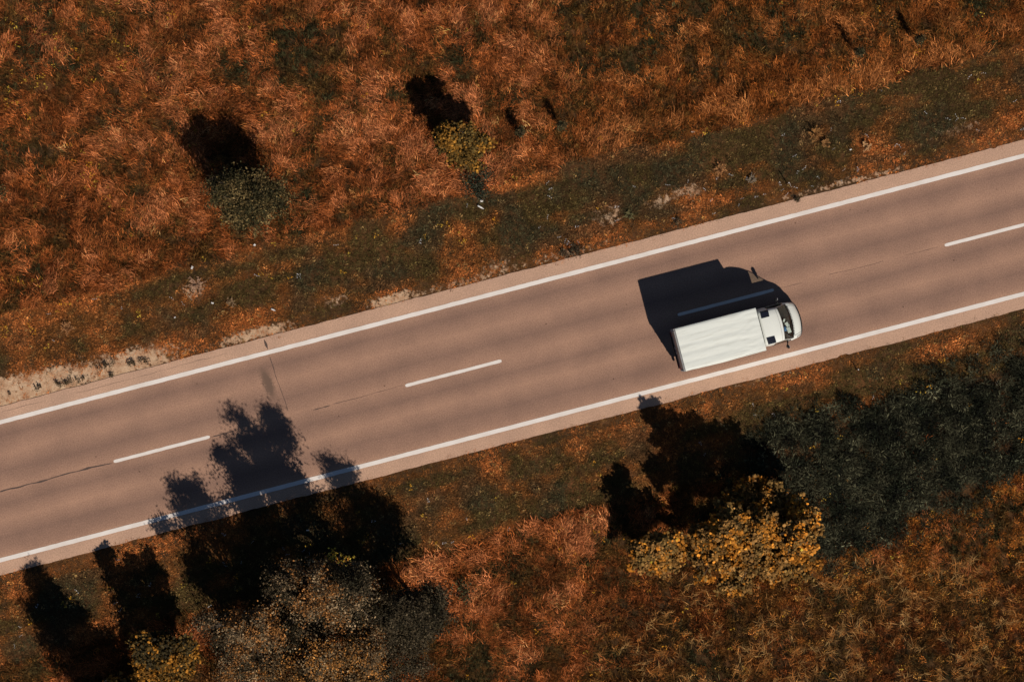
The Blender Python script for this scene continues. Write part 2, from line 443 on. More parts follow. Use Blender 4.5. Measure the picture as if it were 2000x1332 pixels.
def crack(s0, s1, t0, w0, sd, wander=0.05, gap=0.0):
    n = int((s1 - s0) / 0.06) + 2
    s = np.linspace(s0, s1, n)
    c = t0 + wander * 2 * (fbm(s / 1.1, s * 0, sd, 4) - 0.5)
    w = w0 * (0.25 + 1.3 * fbm(s / 0.5, s * 0 + 3, sd + 2, 3) ** 2) * np.minimum(1, np.minimum(np.arange(n), np.arange(n)[::-1]) / 4.0)
    v = []; f = []
    for i in range(n): v += [(s[i], c[i] + w[i], 0), (s[i], c[i] - w[i], 0)]
    for i in range(n - 1):
        if gap and vnoise(np.array([s[i] / 0.8]), np.array([7.7]), sd)[0] < gap: continue
        f.append((2 * i, 2 * i + 1, 2 * i + 3, 2 * i + 2))
    return v, f
for k, (a, b_, t0, w0, g) in enumerate([(-34, -21.2, -0.02, .05, 0), (-16.05, -14.6, 0.0, .035, 0), (-10.6, -9.6, -0.02, .05, 0), (-9.6, -5.7, 0.05, .014, 0.25), (13.9, 22.9, .02, .011, .35), (28.1, 36, .02, .02, .1), (-33.5, -14, 3.9, .010, .35)]):
    v, f = crack(a, b_, t0, w0, 70 + k * 3, 0.07, g)
    road_obj('road_crack', v, f, M['tar'], 0.003)
def crack_across(s0, t0, t1, slope, w0, sd):
    v, f = crack(t0, t1, 0, w0, sd, 0.05)
    v = [(s0 - slope * (a - t0) + b, a, 0) for a, b, _ in v]; f = [q[::-1] for q in f]
    road_obj('road_crack', v, f, M['tar'], 0.003)
crack_across(-11.84, 0.2, 3.32, 0.06, 0.03, 91)
crack_across(-12.05, 3.56, 4.15, 0.10, 0.09, 95)

# ------------------------------------------------------------------ grass as instanced tufts
def build_template(blades):
    """blades: list of (points [(x,y,z)..], widths, shade) -> verts, tri/quads, shade"""
    V = []; F = []; S = []
    for pts, wid, sh, side in blades:
        k = len(V)
        for p, w in zip(pts, wid):
            V.append((p[0] - side[0] * w, p[1] - side[1] * w, p[2] - side[2] * w)); V.append((p[0] + side[0] * w, p[1] + side[1] * w, p[2] + side[2] * w))
            S.append(sh); S.append(sh)
        for i in range(len(pts) - 1):
            F.append((k + 2 * i, k + 2 * i + 1, k + 2 * i + 3, k + 2 * i + 2))
    return V, F, S
def tpl_grass(n, L, wid, lean0, lean1, spread, dirspread, seed, droop=0.0, segs=3, shade=(0.6, 1.35)):
    r = random.Random(seed); out = []
    for _ in range(n):
        a = r.gauss(0, dirspread); l = L * r.uniform(0.55, 1.1)
        bx = r.gauss(0, spread); by = r.gauss(0, spread)
        p = [(bx, by, -0.04)]; x, y, z = bx, by, -0.04
        l0 = r.uniform(lean0 - .2, lean0 + .2)
        for i in range(segs):
            th = l0 + (lean1 - lean0) * (i / (segs - 1)) + r.gauss(0, .1)
            a += r.gauss(0, .12)
            d = l / segs
            x += math.cos(a) * math.sin(th) * d; y += math.sin(a) * math.sin(th) * d; z += math.cos(th) * d
            p.append((x, y, z))
        tw = a + PI / 2 + r.gauss(0, .5)
        w = wid * r.uniform(.6, 1.3)
        ws = [w * .8] + [w * (1 - i / segs * .6) for i in range(1, segs)] + [w * .12]
        out.append((p, ws, r.uniform(*shade), (math.cos(tw), math.sin(tw), 0)))
    return build_template(out)
def tpl_herb(n, rad, hgt, size, seed, aspect=0.5, shade=(0.55, 1.5)):
    r = random.Random(seed); out = []
    for _ in range(n):
        a = r.uniform(0, 2 * PI); d = rad * math.sqrt(r.random()); z = hgt * r.uniform(.2, 1) * (1 - .5 * d / rad)
        x, y = math.cos(a) * d, math.sin(a) * d
        b = a + r.gauss(0, .9); t = r.uniform(-.5, .7); l = size * r.uniform(.6, 1.3)
        p = [(x, y, z), (x + math.cos(b) * l * .5, y + math.sin(b) * l * .5, z + t * l * .4), (x + math.cos(b) * l, y + math.sin(b) * l, z + t * l * .35)]
        w = l * aspect * .5
        out.append((p, [w * .3, w, w * .15], r.uniform(*shade), (-math.sin(b), math.cos(b), r.uniform(-.4, .4))))
        if r.random() < .3: out.append(([(0, 0, -.03), (x, y, z)], [.006, .004], .8, (1, 0, 0)))
    return build_template(out)
def scatter(name, templates, x, y, z, ang, tilt, scale, tint, label=None):
    """One stuff object: template tufts + loose points in one mesh; geometry nodes put a tuft on every point."""
    V = []; F = []; S = []; T = []
    for k, (v, f, s) in enumerate(templates):
        o = len(V); V += v; S += s; T += [k] * len(v); F += [tuple(i + o for i in q) for q in f]
    nt_ = len(V); n = len(x)
    co = np.concatenate([np.array(V), np.stack([x, y, z], 1)])
    me = fast_mesh(name, co, 4, np.array(F), M['blade'])
    def attr(nm, typ, key, arr):
        a = me.attributes.new(nm, typ, 'POINT'); a.data.foreach_set(key, arr.ravel())
    sh = np.ones((nt_ + n, 4), np.float32); sh[:nt_, :3] = np.array(S)[:, None]; attr('shade', 'FLOAT_COLOR', 'color', sh)
    tid = np.full(nt_ + n, -1, np.int32); tid[:nt_] = T; attr('tid', 'INT', 'value', tid)
    pick = np.zeros(nt_ + n, np.int32); pick[nt_:] = rng.integers(0, len(templates), n); attr('pick', 'INT', 'value', pick)
    rot = np.zeros((nt_ + n, 3), np.float32); rot[nt_:, 0] = tilt * rng.normal(0, 1, n); rot[nt_:, 1] = tilt * rng.normal(0, 1, n); rot[nt_:, 2] = ang
    attr('rot', 'FLOAT_VECTOR', 'vector', rot)
    sc = np.ones((nt_ + n, 3), np.float32); sc[nt_:] = scale if scale.ndim == 2 else scale[:, None]; attr('scl', 'FLOAT_VECTOR', 'vector', sc)
    tn = np.ones((nt_ + n, 4), np.float32); tn[nt_:, :3] = np.clip(tint, 0.003, 1); attr('tint', 'FLOAT_COLOR', 'color', tn)
    o = bpy.data.objects.new(name, me); C.objects.link(o)
    g = bpy.data.node_groups.new(name + '_nodes', 'GeometryNodeTree')
    g.interface.new_socket('Geometry', in_out='INPUT', socket_type='NodeSocketGeometry')
    g.interface.new_socket('Geometry', in_out='OUTPUT', socket_type='NodeSocketGeometry')
    gi = g.nodes.new('NodeGroupInput'); go = g.nodes.new('NodeGroupOutput')
    def named(nm, dt):
        a = g.nodes.new('GeometryNodeInputNamedAttribute'); a.data_type = dt; a.inputs['Name'].default_value = nm
        return a.outputs['Attribute']
    tid_s = named('tid', 'INT')
    def sep(k):
        c = g.nodes.new('FunctionNodeCompare'); c.data_type = 'INT'; c.operation = 'EQUAL'
        g.links.new(tid_s, c.inputs[2]); c.inputs[3].default_value = k
        s = g.nodes.new('GeometryNodeSeparateGeometry'); s.domain = 'POINT'
        g.links.new(gi.outputs[0], s.inputs['Geometry']); g.links.new(c.outputs[0], s.inputs['Selection'])
        return s.outputs[0]
    gti = g.nodes.new('GeometryNodeGeometryToInstance')
    for k in range(len(templates)): g.links.new(sep(k), gti.inputs[0])
    iop = g.nodes.new('GeometryNodeInstanceOnPoints')
    g.links.new(sep(-1), iop.inputs['Points']); g.links.new(gti.outputs[0], iop.inputs['Instance'])
    iop.inputs['Pick Instance'].default_value = True
    g.links.new(named('pick', 'INT'), iop.inputs['Instance Index'])
    e = g.nodes.new('FunctionNodeEulerToRotation'); g.links.new(named('rot', 'FLOAT_VECTOR'), e.inputs[0])
    g.links.new(e.outputs[0], iop.inputs['Rotation']); g.links.new(named('scl', 'FLOAT_VECTOR'), iop.inputs['Scale'])
    g.links.new(iop.outputs[0], go.inputs[0])
    md = o.modifiers.new('tufts', 'NODES'); md.node_group = g
    tag(o, label, kind='stuff')
    return o

def inside_poly(x, y, poly):
    c = np.zeros(len(x), bool); n = len(poly)
    for i in range(n):
        x0, y0 = poly[i]; x1, y1 = poly[(i + 1) % n]
        hit = ((y0 > y) != (y1 > y)) & (x < (x1 - x0) * (y - y0) / (y1 - y0 + 1e-12) + x0)
        c ^= hit
    return c
LEAFY = [W(*p) for p in [(1440, 880), (1540, 830), (1680, 815), (1800, 770), (1900, 740), (2080, 690), (2200, 760), (2080, 900), (1960, 930), (1860, 985), (1720, 1035), (1640, 1085), (1585, 1095), (1560, 1000), (1480, 935)]]
def blob(x, y, L):
    m = np.zeros_like(x)
    for px, py, rx, ry, k in L:
        cx, cy = W(px, py); m = np.maximum(m, k * np.exp(-((x - cx) / (rx / SCALE)) ** 2 - ((y - cy) / (ry / SCALE)) ** 2))
    return m
HX, HY = 34.0, 25.0
def candidates(dens):
    n = int(dens * 4 * HX * HY)
    return rng.uniform(-HX, HX, n), rng.uniform(-HY, HY, n)
def lerp(a, b, k):
    a = np.asarray(a, float); b = np.asarray(b, float)
    return a + (b - a) * k[:, None]
# colours of the dry and green plants (base colours)
TAN = (0.60, 0.205, 0.078); ORANGE = (0.48, 0.130, 0.033); BROWN = (0.27, 0.083, 0.023); OLIVE = (0.16, 0.080, 0.022); DARKG = (0.035, 0.036, 0.016); YELLOW = (0.50, 0.25, 0.03)
# bright matted grass seen in the photograph (px, py, rx, ry, strength)
BRIGHT = [(560, 240, 60, 60, .9), (700, 270, 110, 55, .9), (900, 230, 60, 60, .9), (960, 330, 60, 45, .8), (640, 330, 110, 50, .6), (460, 95, 60, 40, .8), (350, 130, 60, 30, .6), (1130, 30, 60, 40, .7),
          (1290, 70, 90, 40, .6), (1580, 50, 90, 40, .4), (1660, 160, 130, 35, .9), (1880, 110, 90, 35, .9), (1540, 140, 30, 50, .6), (1260, 160, 90, 40, .5), (150, 330, 100, 50, .5), (330, 420, 110, 40, .6),
          (820, 1120, 60, 45, 1.0), (1110, 1060, 90, 45, .9), (1180, 1050, 40, 30, .7), (1100, 1170, 60, 40, .9), (1160, 1190, 40, 40, .8), (870, 1230, 40, 60, .8), (830, 1310, 70, 30, .6), (950, 1180, 60, 40, .5), (390, 1240, 40, 25, .8), (1040, 1040, 40, 20, .6), (1290, 1020, 30, 20, .6), (330, 1190, 40, 40, .1)]
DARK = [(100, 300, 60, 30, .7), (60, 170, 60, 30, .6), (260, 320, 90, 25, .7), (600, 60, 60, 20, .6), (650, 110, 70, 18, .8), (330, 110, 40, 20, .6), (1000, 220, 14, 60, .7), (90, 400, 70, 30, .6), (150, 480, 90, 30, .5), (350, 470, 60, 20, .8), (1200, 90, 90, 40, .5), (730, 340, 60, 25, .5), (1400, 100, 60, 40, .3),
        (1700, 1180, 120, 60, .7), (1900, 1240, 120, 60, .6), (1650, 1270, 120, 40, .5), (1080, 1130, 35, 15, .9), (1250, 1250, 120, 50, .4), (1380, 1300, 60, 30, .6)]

def field_weights(x, y):
    s, t = st(x, y)
    wob = (fbm(s / 2.2, t / 2.2, 23) - .5) * 0.8
    up = (t > 8.85 + wob); lo = (t < -8.75 + wob)
    return s, t, up, lo, wob
# --- long matted and standing grass of the fields
x, y = candidates(66)
s, t, up, lo, wob = field_weights(x, y)
keep = (up | lo) & (~inside_poly(x, y, LEAFY) | (rng.random(len(x)) < .16))
px = x * SCALE + 1000; py = 666 - y * SCALE
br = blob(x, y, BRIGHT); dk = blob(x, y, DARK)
nA = fbm(x / 2.6, y / 2.6, 51, 4); nB = fbm(x / 0.7, y / 0.7, 61, 3); nC = vnoise(x / 9, y / 9, 63)
border = np.exp(-((t - 9.6) / 0.8) ** 2) * sstep(500, 900, px) + np.exp(-((t + 9.4) / .6) ** 2) * .4 * (px < 1250)
weedy = lo * sstep(1150, 1500, px + (py - 1100) * .5)      # lower right corner has broadleaf weeds instead
nD = fbm(x / .32, y / .32, 66, 2)
rid = np.abs(fbm(x / 2.4, y / 1.2, 91, 4) - .5); crev = sstep(.030, .006, rid) * sstep(.4, .6, vnoise(x / 5, y / 5, 93))
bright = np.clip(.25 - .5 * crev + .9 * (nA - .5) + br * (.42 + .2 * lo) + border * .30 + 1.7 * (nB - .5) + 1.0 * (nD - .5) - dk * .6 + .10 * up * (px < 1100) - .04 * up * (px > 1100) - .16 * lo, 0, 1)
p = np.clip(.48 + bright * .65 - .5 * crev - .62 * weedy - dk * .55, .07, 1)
pit = sstep(1080, 1200, py) * (px > 1150) * sstep(.50, .40, fbm(x / .7, y / .7, 97, 3))
p = p * (1 - .9 * pit)
keep &= rng.random(len(x)) < p
x, y, t, px, py, bright, nA, nB, nC, weedy, border, up = (a[keep] for a in (x, y, t, px, py, bright, nA, nB, nC, weedy, border, up))
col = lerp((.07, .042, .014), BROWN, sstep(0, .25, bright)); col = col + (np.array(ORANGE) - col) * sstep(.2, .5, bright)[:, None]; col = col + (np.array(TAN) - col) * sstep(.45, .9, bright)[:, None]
g = sstep(.5, .75, fbm(x / .6, y / .6, 77)) * (1 - bright) * .45
col = col + (np.array(DARKG) * 1.4 - col) * g[:, None]
col = col * rng.lognormal(-.05, .38, len(x))[:, None] * np.array([1.0, 1.0, 1.0])
col = col * (1 - .45 * weedy * sstep(1080, 1180, py))[:, None]
col = col * lerp((1, 1, 1), (.74, .78, .62), sstep(900, 1300, px) * (t > 0))
rd = rng.random(len(x)); col[rd < .10] *= 1.5; col[(rd > .80)] *= .35
th = R(100) + (fbm(x / 1.8, y / 1.8, 81, 3) - .5) * R(440) * (.5 + .5 * (px < 1050)) - R(12) * (px > 1100) + (py < 480) * R(15) * (px < 700)
th = th + rng.normal(0, .6, len(x))
sc = .62 + .30 * bright + .15 * border + .25 * (nC - .5)
sc = sc * rng.uniform(.7, 1.25, len(x))
S3 = np.stack([sc, sc, sc * (.55 + 1.1 * nB)], 1)
T_LONG = [tpl_grass(18, 0.50, 0.0105, .4, 1.25, .17, .5, 100 + i, shade=(.25, 1.9)) for i in range(4)] + [tpl_grass(18, 0.42, 0.0105, .2, .9, .17, 1.0, 120 + i, shade=(.25, 1.9)) for i in range(4)]
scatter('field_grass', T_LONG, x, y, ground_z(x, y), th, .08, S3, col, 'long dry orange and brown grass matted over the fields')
# --- undergrowth of the fields: darker upright tufts
x, y = candidates(30)
s, t, up, lo, wob = field_weights(x, y)
keep = (up | lo) & (~inside_poly(x, y, LEAFY) | (rng.random(len(x)) < .16))
x, y = x[keep], y[keep]; n = len(x)
nA = fbm(x / 1.6, y / 1.6, 151, 4)
col = lerp(np.array(DARKG) * 1.3, OLIVE, sstep(.32, .48, nA)); col = col + (np.array(BROWN) * .75 - col) * sstep(.48, .66, nA)[:, None]
col = col * rng.lognormal(0, .5, n)[:, None]
T_UP = [tpl_grass(16, 0.36, 0.011, .2, .7, .09, 3.0, 140 + i) for i in range(5)]
scatter('field_undergrowth', T_UP, x, y, ground_z(x, y), rng.uniform(0, 2 * PI, n), .1, rng.uniform(.6, 1.35, n), col, 'short dark tufts under the long dry field grass')
# --- short grass of the two verges
x, y = candidates(190)
s, t, up, lo, wob = field_weights(x, y)
e1 = EDGE_UP + .03; e2 = EDGE_LO - .03
ov = (vnoise(s / .22, s * 0, 303) ** 2) * .26 + (vnoise(s / 1.1, s * 0, 305) ** 3) * .12
verge = (((t > e1 - ov) & ~up) | ((t < e2 + ov) & ~lo)) & ~(inside_poly(x, y, LEAFY) & (t < -7.0))
sm = sand_mask(x, y) + 1.2 * (fbm(x / .8, y / .8, 401, 4) - .5)
pr = np.where(sm > .62, .08, np.where(sm > .40, .45, 1))
pr = pr * (.55 + .9 * fbm(x / .5, y / .5, 402, 2))
keep = verge & (rng.random(len(x)) < pr)
x, y, s, t, sm = (a[keep] for a in (x, y, s, t, sm)); n = len(x)
at = np.abs(t); px = x * SCALE + 1000
nA = fbm(x / 1.5, y / 1.5, 251, 4); nS = fbm(s / 3.5, t / .55, 255, 3); nB = vnoise(x / .28, y / .28, 261)
warm = sstep(6.3, 4.9, at) * .33 + .06 + (nA - .5) * 1.3 + (nS - .5) * .9 + np.clip(sm, 0, .6) * .5 + .25 * sstep(8.0, 8.9, at) + .28 * sstep(700, 200, px) * (t > 0)
VG = (0.105, 0.072, 0.024); VB = (0.26, 0.100, 0.028); VO = (0.60, 0.19, 0.052)
col = lerp(VG, VB, sstep(.05, .32, warm)); col = col + (np.array(VO) - col) * sstep(.32, .75, warm)[:, None]
col = col + (np.array((0.060, 0.058, 0.032)) - col) * (sstep(.52, .68, fbm(x / 2.1, y / 2.1, 271, 3)) * .7 * (at > 5.0))[:, None]
col = col * rng.lognormal(0, .38, n)[:, None]
rd = rng.random(n); col[rd < .04] = np.array((.36, .22, .08)) * rng.uniform(.7, 1.3, (int((rd < .04).sum()), 1)); col[rd > .92] *= .4
T_SHORT = [tpl_grass(12, 0.15, 0.0085, .3, .95, .07, 3.0, 160 + i, segs=2) for i in range(5)] + [tpl_herb(10, .09, .07, .06, 170 + i, .5) for i in range(2)]
sc = rng.uniform(.6, 1.3, n) * (.75 + .5 * nA) * (.6 + .4 * sstep(4.2, 5.2, at))
scatter('verge_grass', T_SHORT, x, y, ground_z(x, y), rng.uniform(0, 2 * PI, n), .12, sc, col, 'short mown green and brown grass on both road verges')
# --- broadleaf weeds in the fields (thick in the lower right corner)
x, y = candidates(60)
s, t, up, lo, wob = field_weights(x, y)
px = x * SCALE + 1000; py = 666 - y * SCALE
weedy = lo * sstep(1050, 1500, px + (py - 1150) * .7)
mid = lo * .25 + up * (.10 + .25 * (px > 1050) * (py < 330))
nA = fbm(x / 1.4, y / 1.4, 351, 4)
keep = (up | lo) & ~inside_poly(x, y, LEAFY) & (rng.random(len(x)) < np.clip(weedy * 1.0 * (.12 + 1.3 * sstep(.40, .58, nA)) * (1 - .75 * sstep(1080, 1200, py) * (px > 1150) * sstep(.50, .40, fbm(x / .7, y / .7, 97, 3))) + mid * nA * 1.3, 0, 1))
x, y, weedy, nA, px, py, up = (a[keep] for a in (x, y, weedy, nA, px, py, up)); n = len(x)
nH = fbm(x / .42, y / .42, 361, 3)
col = lerp((.038, .028, .012), (.17, .070, .018), sstep(.38, .62, nH)); col = col + (np.array((.60, .20, .040)) - col) * sstep(.60, .70, nH)[:, None] * 1.0
col = col * (1 - .35 * sstep(1100, 1200, py) * weedy)[:, None]; tp = sstep(1230, 1060, py) * weedy
col = col + (np.array((.38, .115, .018)) - col) * (tp * .75)[:, None]
col = col * rng.lognormal(0, .6, n)[:, None] * (1 - .2 * weedy * (py > 1150))[:, None]
rd = rng.random(n); hot = (rd < .02 + .06 * weedy); col[hot] = np.array((.70, .34, .08)) * rng.uniform(.6, 1.25, (int(hot.sum()), 1))
T_HERB = [tpl_herb(26, .17, .28, .060, 180 + i, .35, (.4, 1.7)) for i in range(5)] + [tpl_grass(12, 0.40, 0.009, .3, 1.1, .08, 3.0, 190 + i, shade=(.5, 1.7)) for i in range(3)]
scatter('field_weeds', T_HERB, x, y, ground_z(x, y), rng.uniform(0, 2 * PI, n), .1, rng.uniform(.5, 1.3, n) * (.65 + .5 * weedy * nA), col, 'brown and olive broadleaf weeds between the field grass')
# --- dead stalks and bright husks in the lower right corner
x, y = candidates(14)
px = x * SCALE + 1000; py = 666 - y * SCALE
k = sstep(1100, 1500, px + (py - 1250)) * (py > 1090) * sstep(.50, .60, fbm(x / .8, y / .8, 371, 3))
keep = rng.random(len(x)) < k
x, y = x[keep], y[keep]; n = len(x)
col = lerp((.60, .22, .05), (.60, .38, .15), rng.random(n) ** 1.5) * rng.uniform(.5, 1.1, (n, 1))
T_STALK = [tpl_grass(7, 0.42, 0.014, .9, 1.4, .06, 3.0, 200 + i, segs=2, shade=(.6, 1.2)) for i in range(4)]
scatter('dead_stalks', T_STALK, x, y, ground_z(x, y) + .22, rng.uniform(0, 2 * PI, n), .2, rng.uniform(.6, 1.1, n), col, 'pale broken stalks lying on the weeds in the lower right corner')
# --- dark leafy ground cover between road and yellow tree
x, y = candidates(70)
jx = x + (fbm(x / 1.1, y / 1.1, 411) - .5) * 3.2 + rng.normal(0, .6, len(x)); jy = y + (fbm(x / 1.1, y / 1.1, 417) - .5) * 3.2 + rng.normal(0, .6, len(x))
keep = inside_poly(jx, jy, LEAFY) & (rng.random(len(x)) < .25 + sstep(.3, .5, fbm(x / 1.2, y / 1.2, 419)))
x, y = x[keep], y[keep]; n = len(x)
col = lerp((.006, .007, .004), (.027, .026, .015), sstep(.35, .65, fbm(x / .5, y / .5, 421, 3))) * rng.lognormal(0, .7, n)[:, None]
T_LANCE = [tpl_herb(24, .22, .45, .16, 210 + i, .18, (.3, 2.2)) for i in range(5)]
scatter('leafy_ground_cover', T_LANCE, x, y, ground_z(x, y), rng.uniform(0, 2 * PI, n), .1, rng.uniform(.7, 1.3, n), col, 'patch of dark green narrow leaved plants right of the yellow tree')
# --- small flowers: white along the upper verge, yellow over the upper field
def flower_tpl(n, rad, hgt, size, seed): return tpl_herb(n, rad, hgt, size, seed, .9, (.8, 1.2))
x, y = candidates(10)
s, t = st(x, y); px = x * SCALE + 1000
k = (((t > 4.4) & (t < 6.6) & (px > 1050)) * .20 + ((t < -4.8) & (t > -8.5)) * .05) * (vnoise(x / .9, y / .9, 431) > .55) + ((t > 6.6) & (t < 8.6)) * .02
keep = rng.random(len(x)) < k; x, y = x[keep], y[keep]; n = len(x)
scatter('white_wildflowers', [flower_tpl(5, .10, .16, .035, 220 + i) for i in range(3)], x, y, ground_z(x, y) + .06, rng.uniform(0, 6.28, n), .1, rng.uniform(.7, 1.2, n), np.tile(np.array((.72, .70, .70)), (n, 1)), 'tiny white flowers along the upper road verge')
x, y = candidates(6)
s, t = st(x, y); px = x * SCALE + 1000; py = 666 - y * SCALE
k = (t > 6) * sstep(.60, .75, vnoise(x / 1.3, y / 1.3, 441)) * (.10 + .25 * (px < 400)) + ((t < -5)) * .03
keep = rng.random(len(x)) < k; x, y = x[keep], y[keep]; n = len(x)
scatter('yellow_wildflowers', [flower_tpl(7, .13, .35, .05, 230 + i) for i in range(3)], x, y, ground_z(x, y) + .15, rng.uniform(0, 6.28, n), .1, rng.uniform(.7, 1.3, n), lerp((.62, .26, .02), (.50, .34, .05), rng.random(n)), 'small yellow flowers scattered over the fields')

# ------------------------------------------------------------------ trees and shrubs
def leaves_mesh(name, lobes, origin, dens, size, cols, seed, mode='leaf', updir=0.35, shell=0.55, clump=0.16, per=7, holes=0.28):
    r = np.random.default_rng(seed); P = []
    for (lx, ly, lz, rr, rz) in lobes:
        nray = int(10 + 30 * rr * max(rr, rz)); lt = r.random(); lb = r.uniform(.55, 1.35); tot = max(60, int(dens * rr * max(rr, rz)))
        d = r.normal(0, 1, (nray, 3)); d[:, 2] += .25; d /= np.linalg.norm(d, axis=1)[:, None]
        ln = r.uniform(.62, 1.22, nray) * (1 + .25 * (r.random(nray) < .12))
        rid = r.integers(0, nray, tot // per + 1); u = r.uniform(.25, 1, len(rid)) ** .7
        dd, l_ = d[rid], ln[rid] * u
        c = np.stack([lx + dd[:, 0] * l_ * rr, ly + dd[:, 1] * l_ * rr, lz + dd[:, 2] * l_ * rz - .10 * l_ ** 2 * rz], 1)
        c += r.normal(0, .07 * rr, c.shape)
        kp = vnoise(c[:, 0] * 1.4 + 31, c[:, 2] * .9 + c[:, 1] * 1.5 + 11, seed % 37 + 3) > (holes if rr > .75 else holes * .5 if rr > .3 else -1)
        c, rid = c[kp], rid[kp]; nc = len(c)
        if nc == 0: continue
        tone = r.random(nray)[rid][:, None]
        q = np.repeat(c, per, 0) + r.normal(0, clump, (nc * per, 3)) * np.array([1, 1, .6])
        P.append(np.concatenate([q, np.repeat(.55 * tone + .45 * lt, per, 0), np.repeat(r.random((nc, 1)) * lb, per, 0)], 1))
    A = np.concatenate(P); A = A[A[:, 2] > 0.06]
    n = len(A); c = A[:, :3]
    nrm = r.normal(0, 1, (n, 3)) * .55; nrm[:, 2] += updir * 2.2; nrm /= np.linalg.norm(nrm, axis=1)[:, None]
    tan = np.cross(nrm, r.normal(0, 1, (n, 3))); tan /= np.linalg.norm(tan, axis=1)[:, None]; bt = np.cross(nrm, tan)
    sz = size * r.uniform(.6, 1.35, n)[:, None]
    if mode == 'round':       # six-sided cupped leaf
        ring = [c + sz * .5 * (tan * math.cos(a) * r.uniform(.8, 1.15, (n, 1)) + bt * math.sin(a) * r.uniform(.8, 1.15, (n, 1))) - nrm * sz * .08 for a in np.arange(6) * PI / 3]
        V = np.stack([c + nrm * sz * .06] + ring, 1).reshape(-1, 3)
        base = (np.arange(n) * 7)[:, None]
        F = np.concatenate([np.concatenate([base, base + 1 + i, base + 1 + (i + 1) % 6], 1) for i in range(6)])
        k = 7
    else:                     # folded pointed leaf: two triangles along the midrib
        asp = .30
        V = np.stack([c - tan * sz * .5, c + bt * sz * asp + nrm * sz * .07, c + tan * sz * .5, c - bt * sz * asp + nrm * sz * .07], 1).reshape(-1, 3)
        base = (np.arange(n) * 4)[:, None]
        F = np.concatenate([np.concatenate([base, base + 2, base + 1], 1), np.concatenate([base, base + 3, base + 2], 1)])
        k = 4
    cols = np.array(cols); m = len(cols)
    u = np.clip(A[:, 3] * m * .999 + r.normal(0, .18, n), 0, m - 1.001); i0 = u.astype(int)
    col = cols[i0] * (.5 + .9 * A[:, 4])[:, None] * r.lognormal(0, .35, n)[:, None]
    me = fast_mesh(name, V - np.array(origin), k, F, M['leaf'], {'tint': np.repeat(np.clip(col, 0.003, .95), k, 0)})
    return me
def px_lobes(L): return [(*W(a, b), z, r_, rz) for (a, b, z, r_, rz) in L]
def tree(name, label, cat, base, L, dens, size, cols, seed, group=None, trunk_r=.1, **kw):
    bx, by = W(*base); bz = gz(bx, by)
    root = empty(name, (bx, by, bz)); tag(root, label, cat, group)
    lobes = px_lobes(L)
    me = leaves_mesh('crown', lobes, (bx, by, bz), dens, size, cols, seed, **kw)
    o = bpy.data.objects.new('crown', me); C.objects.link(o); o.parent = root
    r = random.Random(seed)
    top = max(l[2] for l in lobes)
    loc = [Vector((l[0] - bx, l[1] - by, l[2] - bz)) for l in lobes]
    tc = sum((v for v in loc), Vector()) / len(loc)
    H = top * .72
    tp = [Vector((tc.x * k * .8 + r.gauss(0, .03) * top * .3, tc.y * k * .8 + r.gauss(0, .03) * top * .3, -.1 + H * k)) for k in (0, .15, .35, .6, .8, 1)]
    mb = MB(); mb.tube(tp, [trunk_r * q for q in (1.3, 1, .85, .6, .4, .2)], 8); mb.build('trunk', M['bark'], root, True)
    for v, l in zip(loc, lobes):
        k = min(.95, max(.12, (v.z - .9 * l[3] - .1 * top) / H)) * .85
        i = min(4, int(k * 5)); a = tp[i].lerp(tp[i + 1], k * 5 - i)
        mid = a.lerp(v, .5) + Vector((r.gauss(0, .06), r.gauss(0, .06), -.05 * l[3]))
        mb = MB(); mb.tube([a, mid, v], [trunk_r * .42, trunk_r * .3, trunk_r * .12], 6)
        for _ in range(7):      # twigs of this limb
            d = Vector((r.gauss(0, 1), r.gauss(0, 1), r.gauss(.2, .8))).normalized()
            q = mid.lerp(v, r.random()); e = v + Vector((d.x * l[3], d.y * l[3], d.z * l[4])) * .85
            mb.tube([q, q.lerp(e, .5) + Vector((0, 0, .05)), e], [trunk_r * .14, trunk_r * .09, .006], 4)
        mb.build('branch', M['bark'], root, True)
    return root
SILVER = [(.022, .019, .010), (.036, .029, .016), (.070, .053, .030), (.24, .165, .090), (.26, .115, .035), (.032, .025, .013)]
SILVER_O = [(.035, .025, .012), (.11, .062, .024), (.34, .15, .038), (.18, .12, .062), (.05, .034, .016)]
YEL = [(.34, .135, .020), (.46, .180, .024), (.22, .108, .026), (.17, .098, .028), (.30, .155, .045), (.48, .175, .02), (.10, .058, .018)]
YEL2 = [(.18, .085, .015), (.32, .135, .018), (.10, .058, .014), (.04, .030, .012), (.025, .022, .010)]
DGREEN = [(.028, .025, .011), (.055, .045, .018), (.15, .105, .042), (.036, .032, .013), (.20, .11, .04)]
YGREEN = [(.16, .090, .020), (.10, .065, .018), (.30, .14, .022), (.05, .038, .014)]
TG = 'trees below the road'
tree('tall_tree', 'tallest silver leaved tree, its long shadow reaching the middle of the road', 'tree', (665, 1120),
     [(650, 1110, 8.8, 0.83, 1.27), (712, 1105, 8.7, 0.78, 1.42), (690, 1115, 7.5, 1.21, 1.34), (630, 1115, 7.1, 1.21, 1.34), (580, 1105, 6.5, 0.96, 1.21), (700, 1122, 5.8, 0.85, 0.9), (640, 1135, 5.7, 1.68, 1.34), (590, 1130, 5.1, 1.34, 1.21), (700, 1150, 4.7, 1.48, 1.34), (620, 1165, 4.1, 1.61, 1.21), (655, 1150, 6.7, 1.34, 1.21), (600, 1185, 3.2, 1.4, 0.9), (690, 1190, 3.2, 1.4, 0.9), (560, 1170, 3.4, 1.2, 0.9), (740, 1190, 3.2, 1.2, 0.9)], 3600, .12, SILVER, 501, TG, .16, holes=.30, updir=.05)
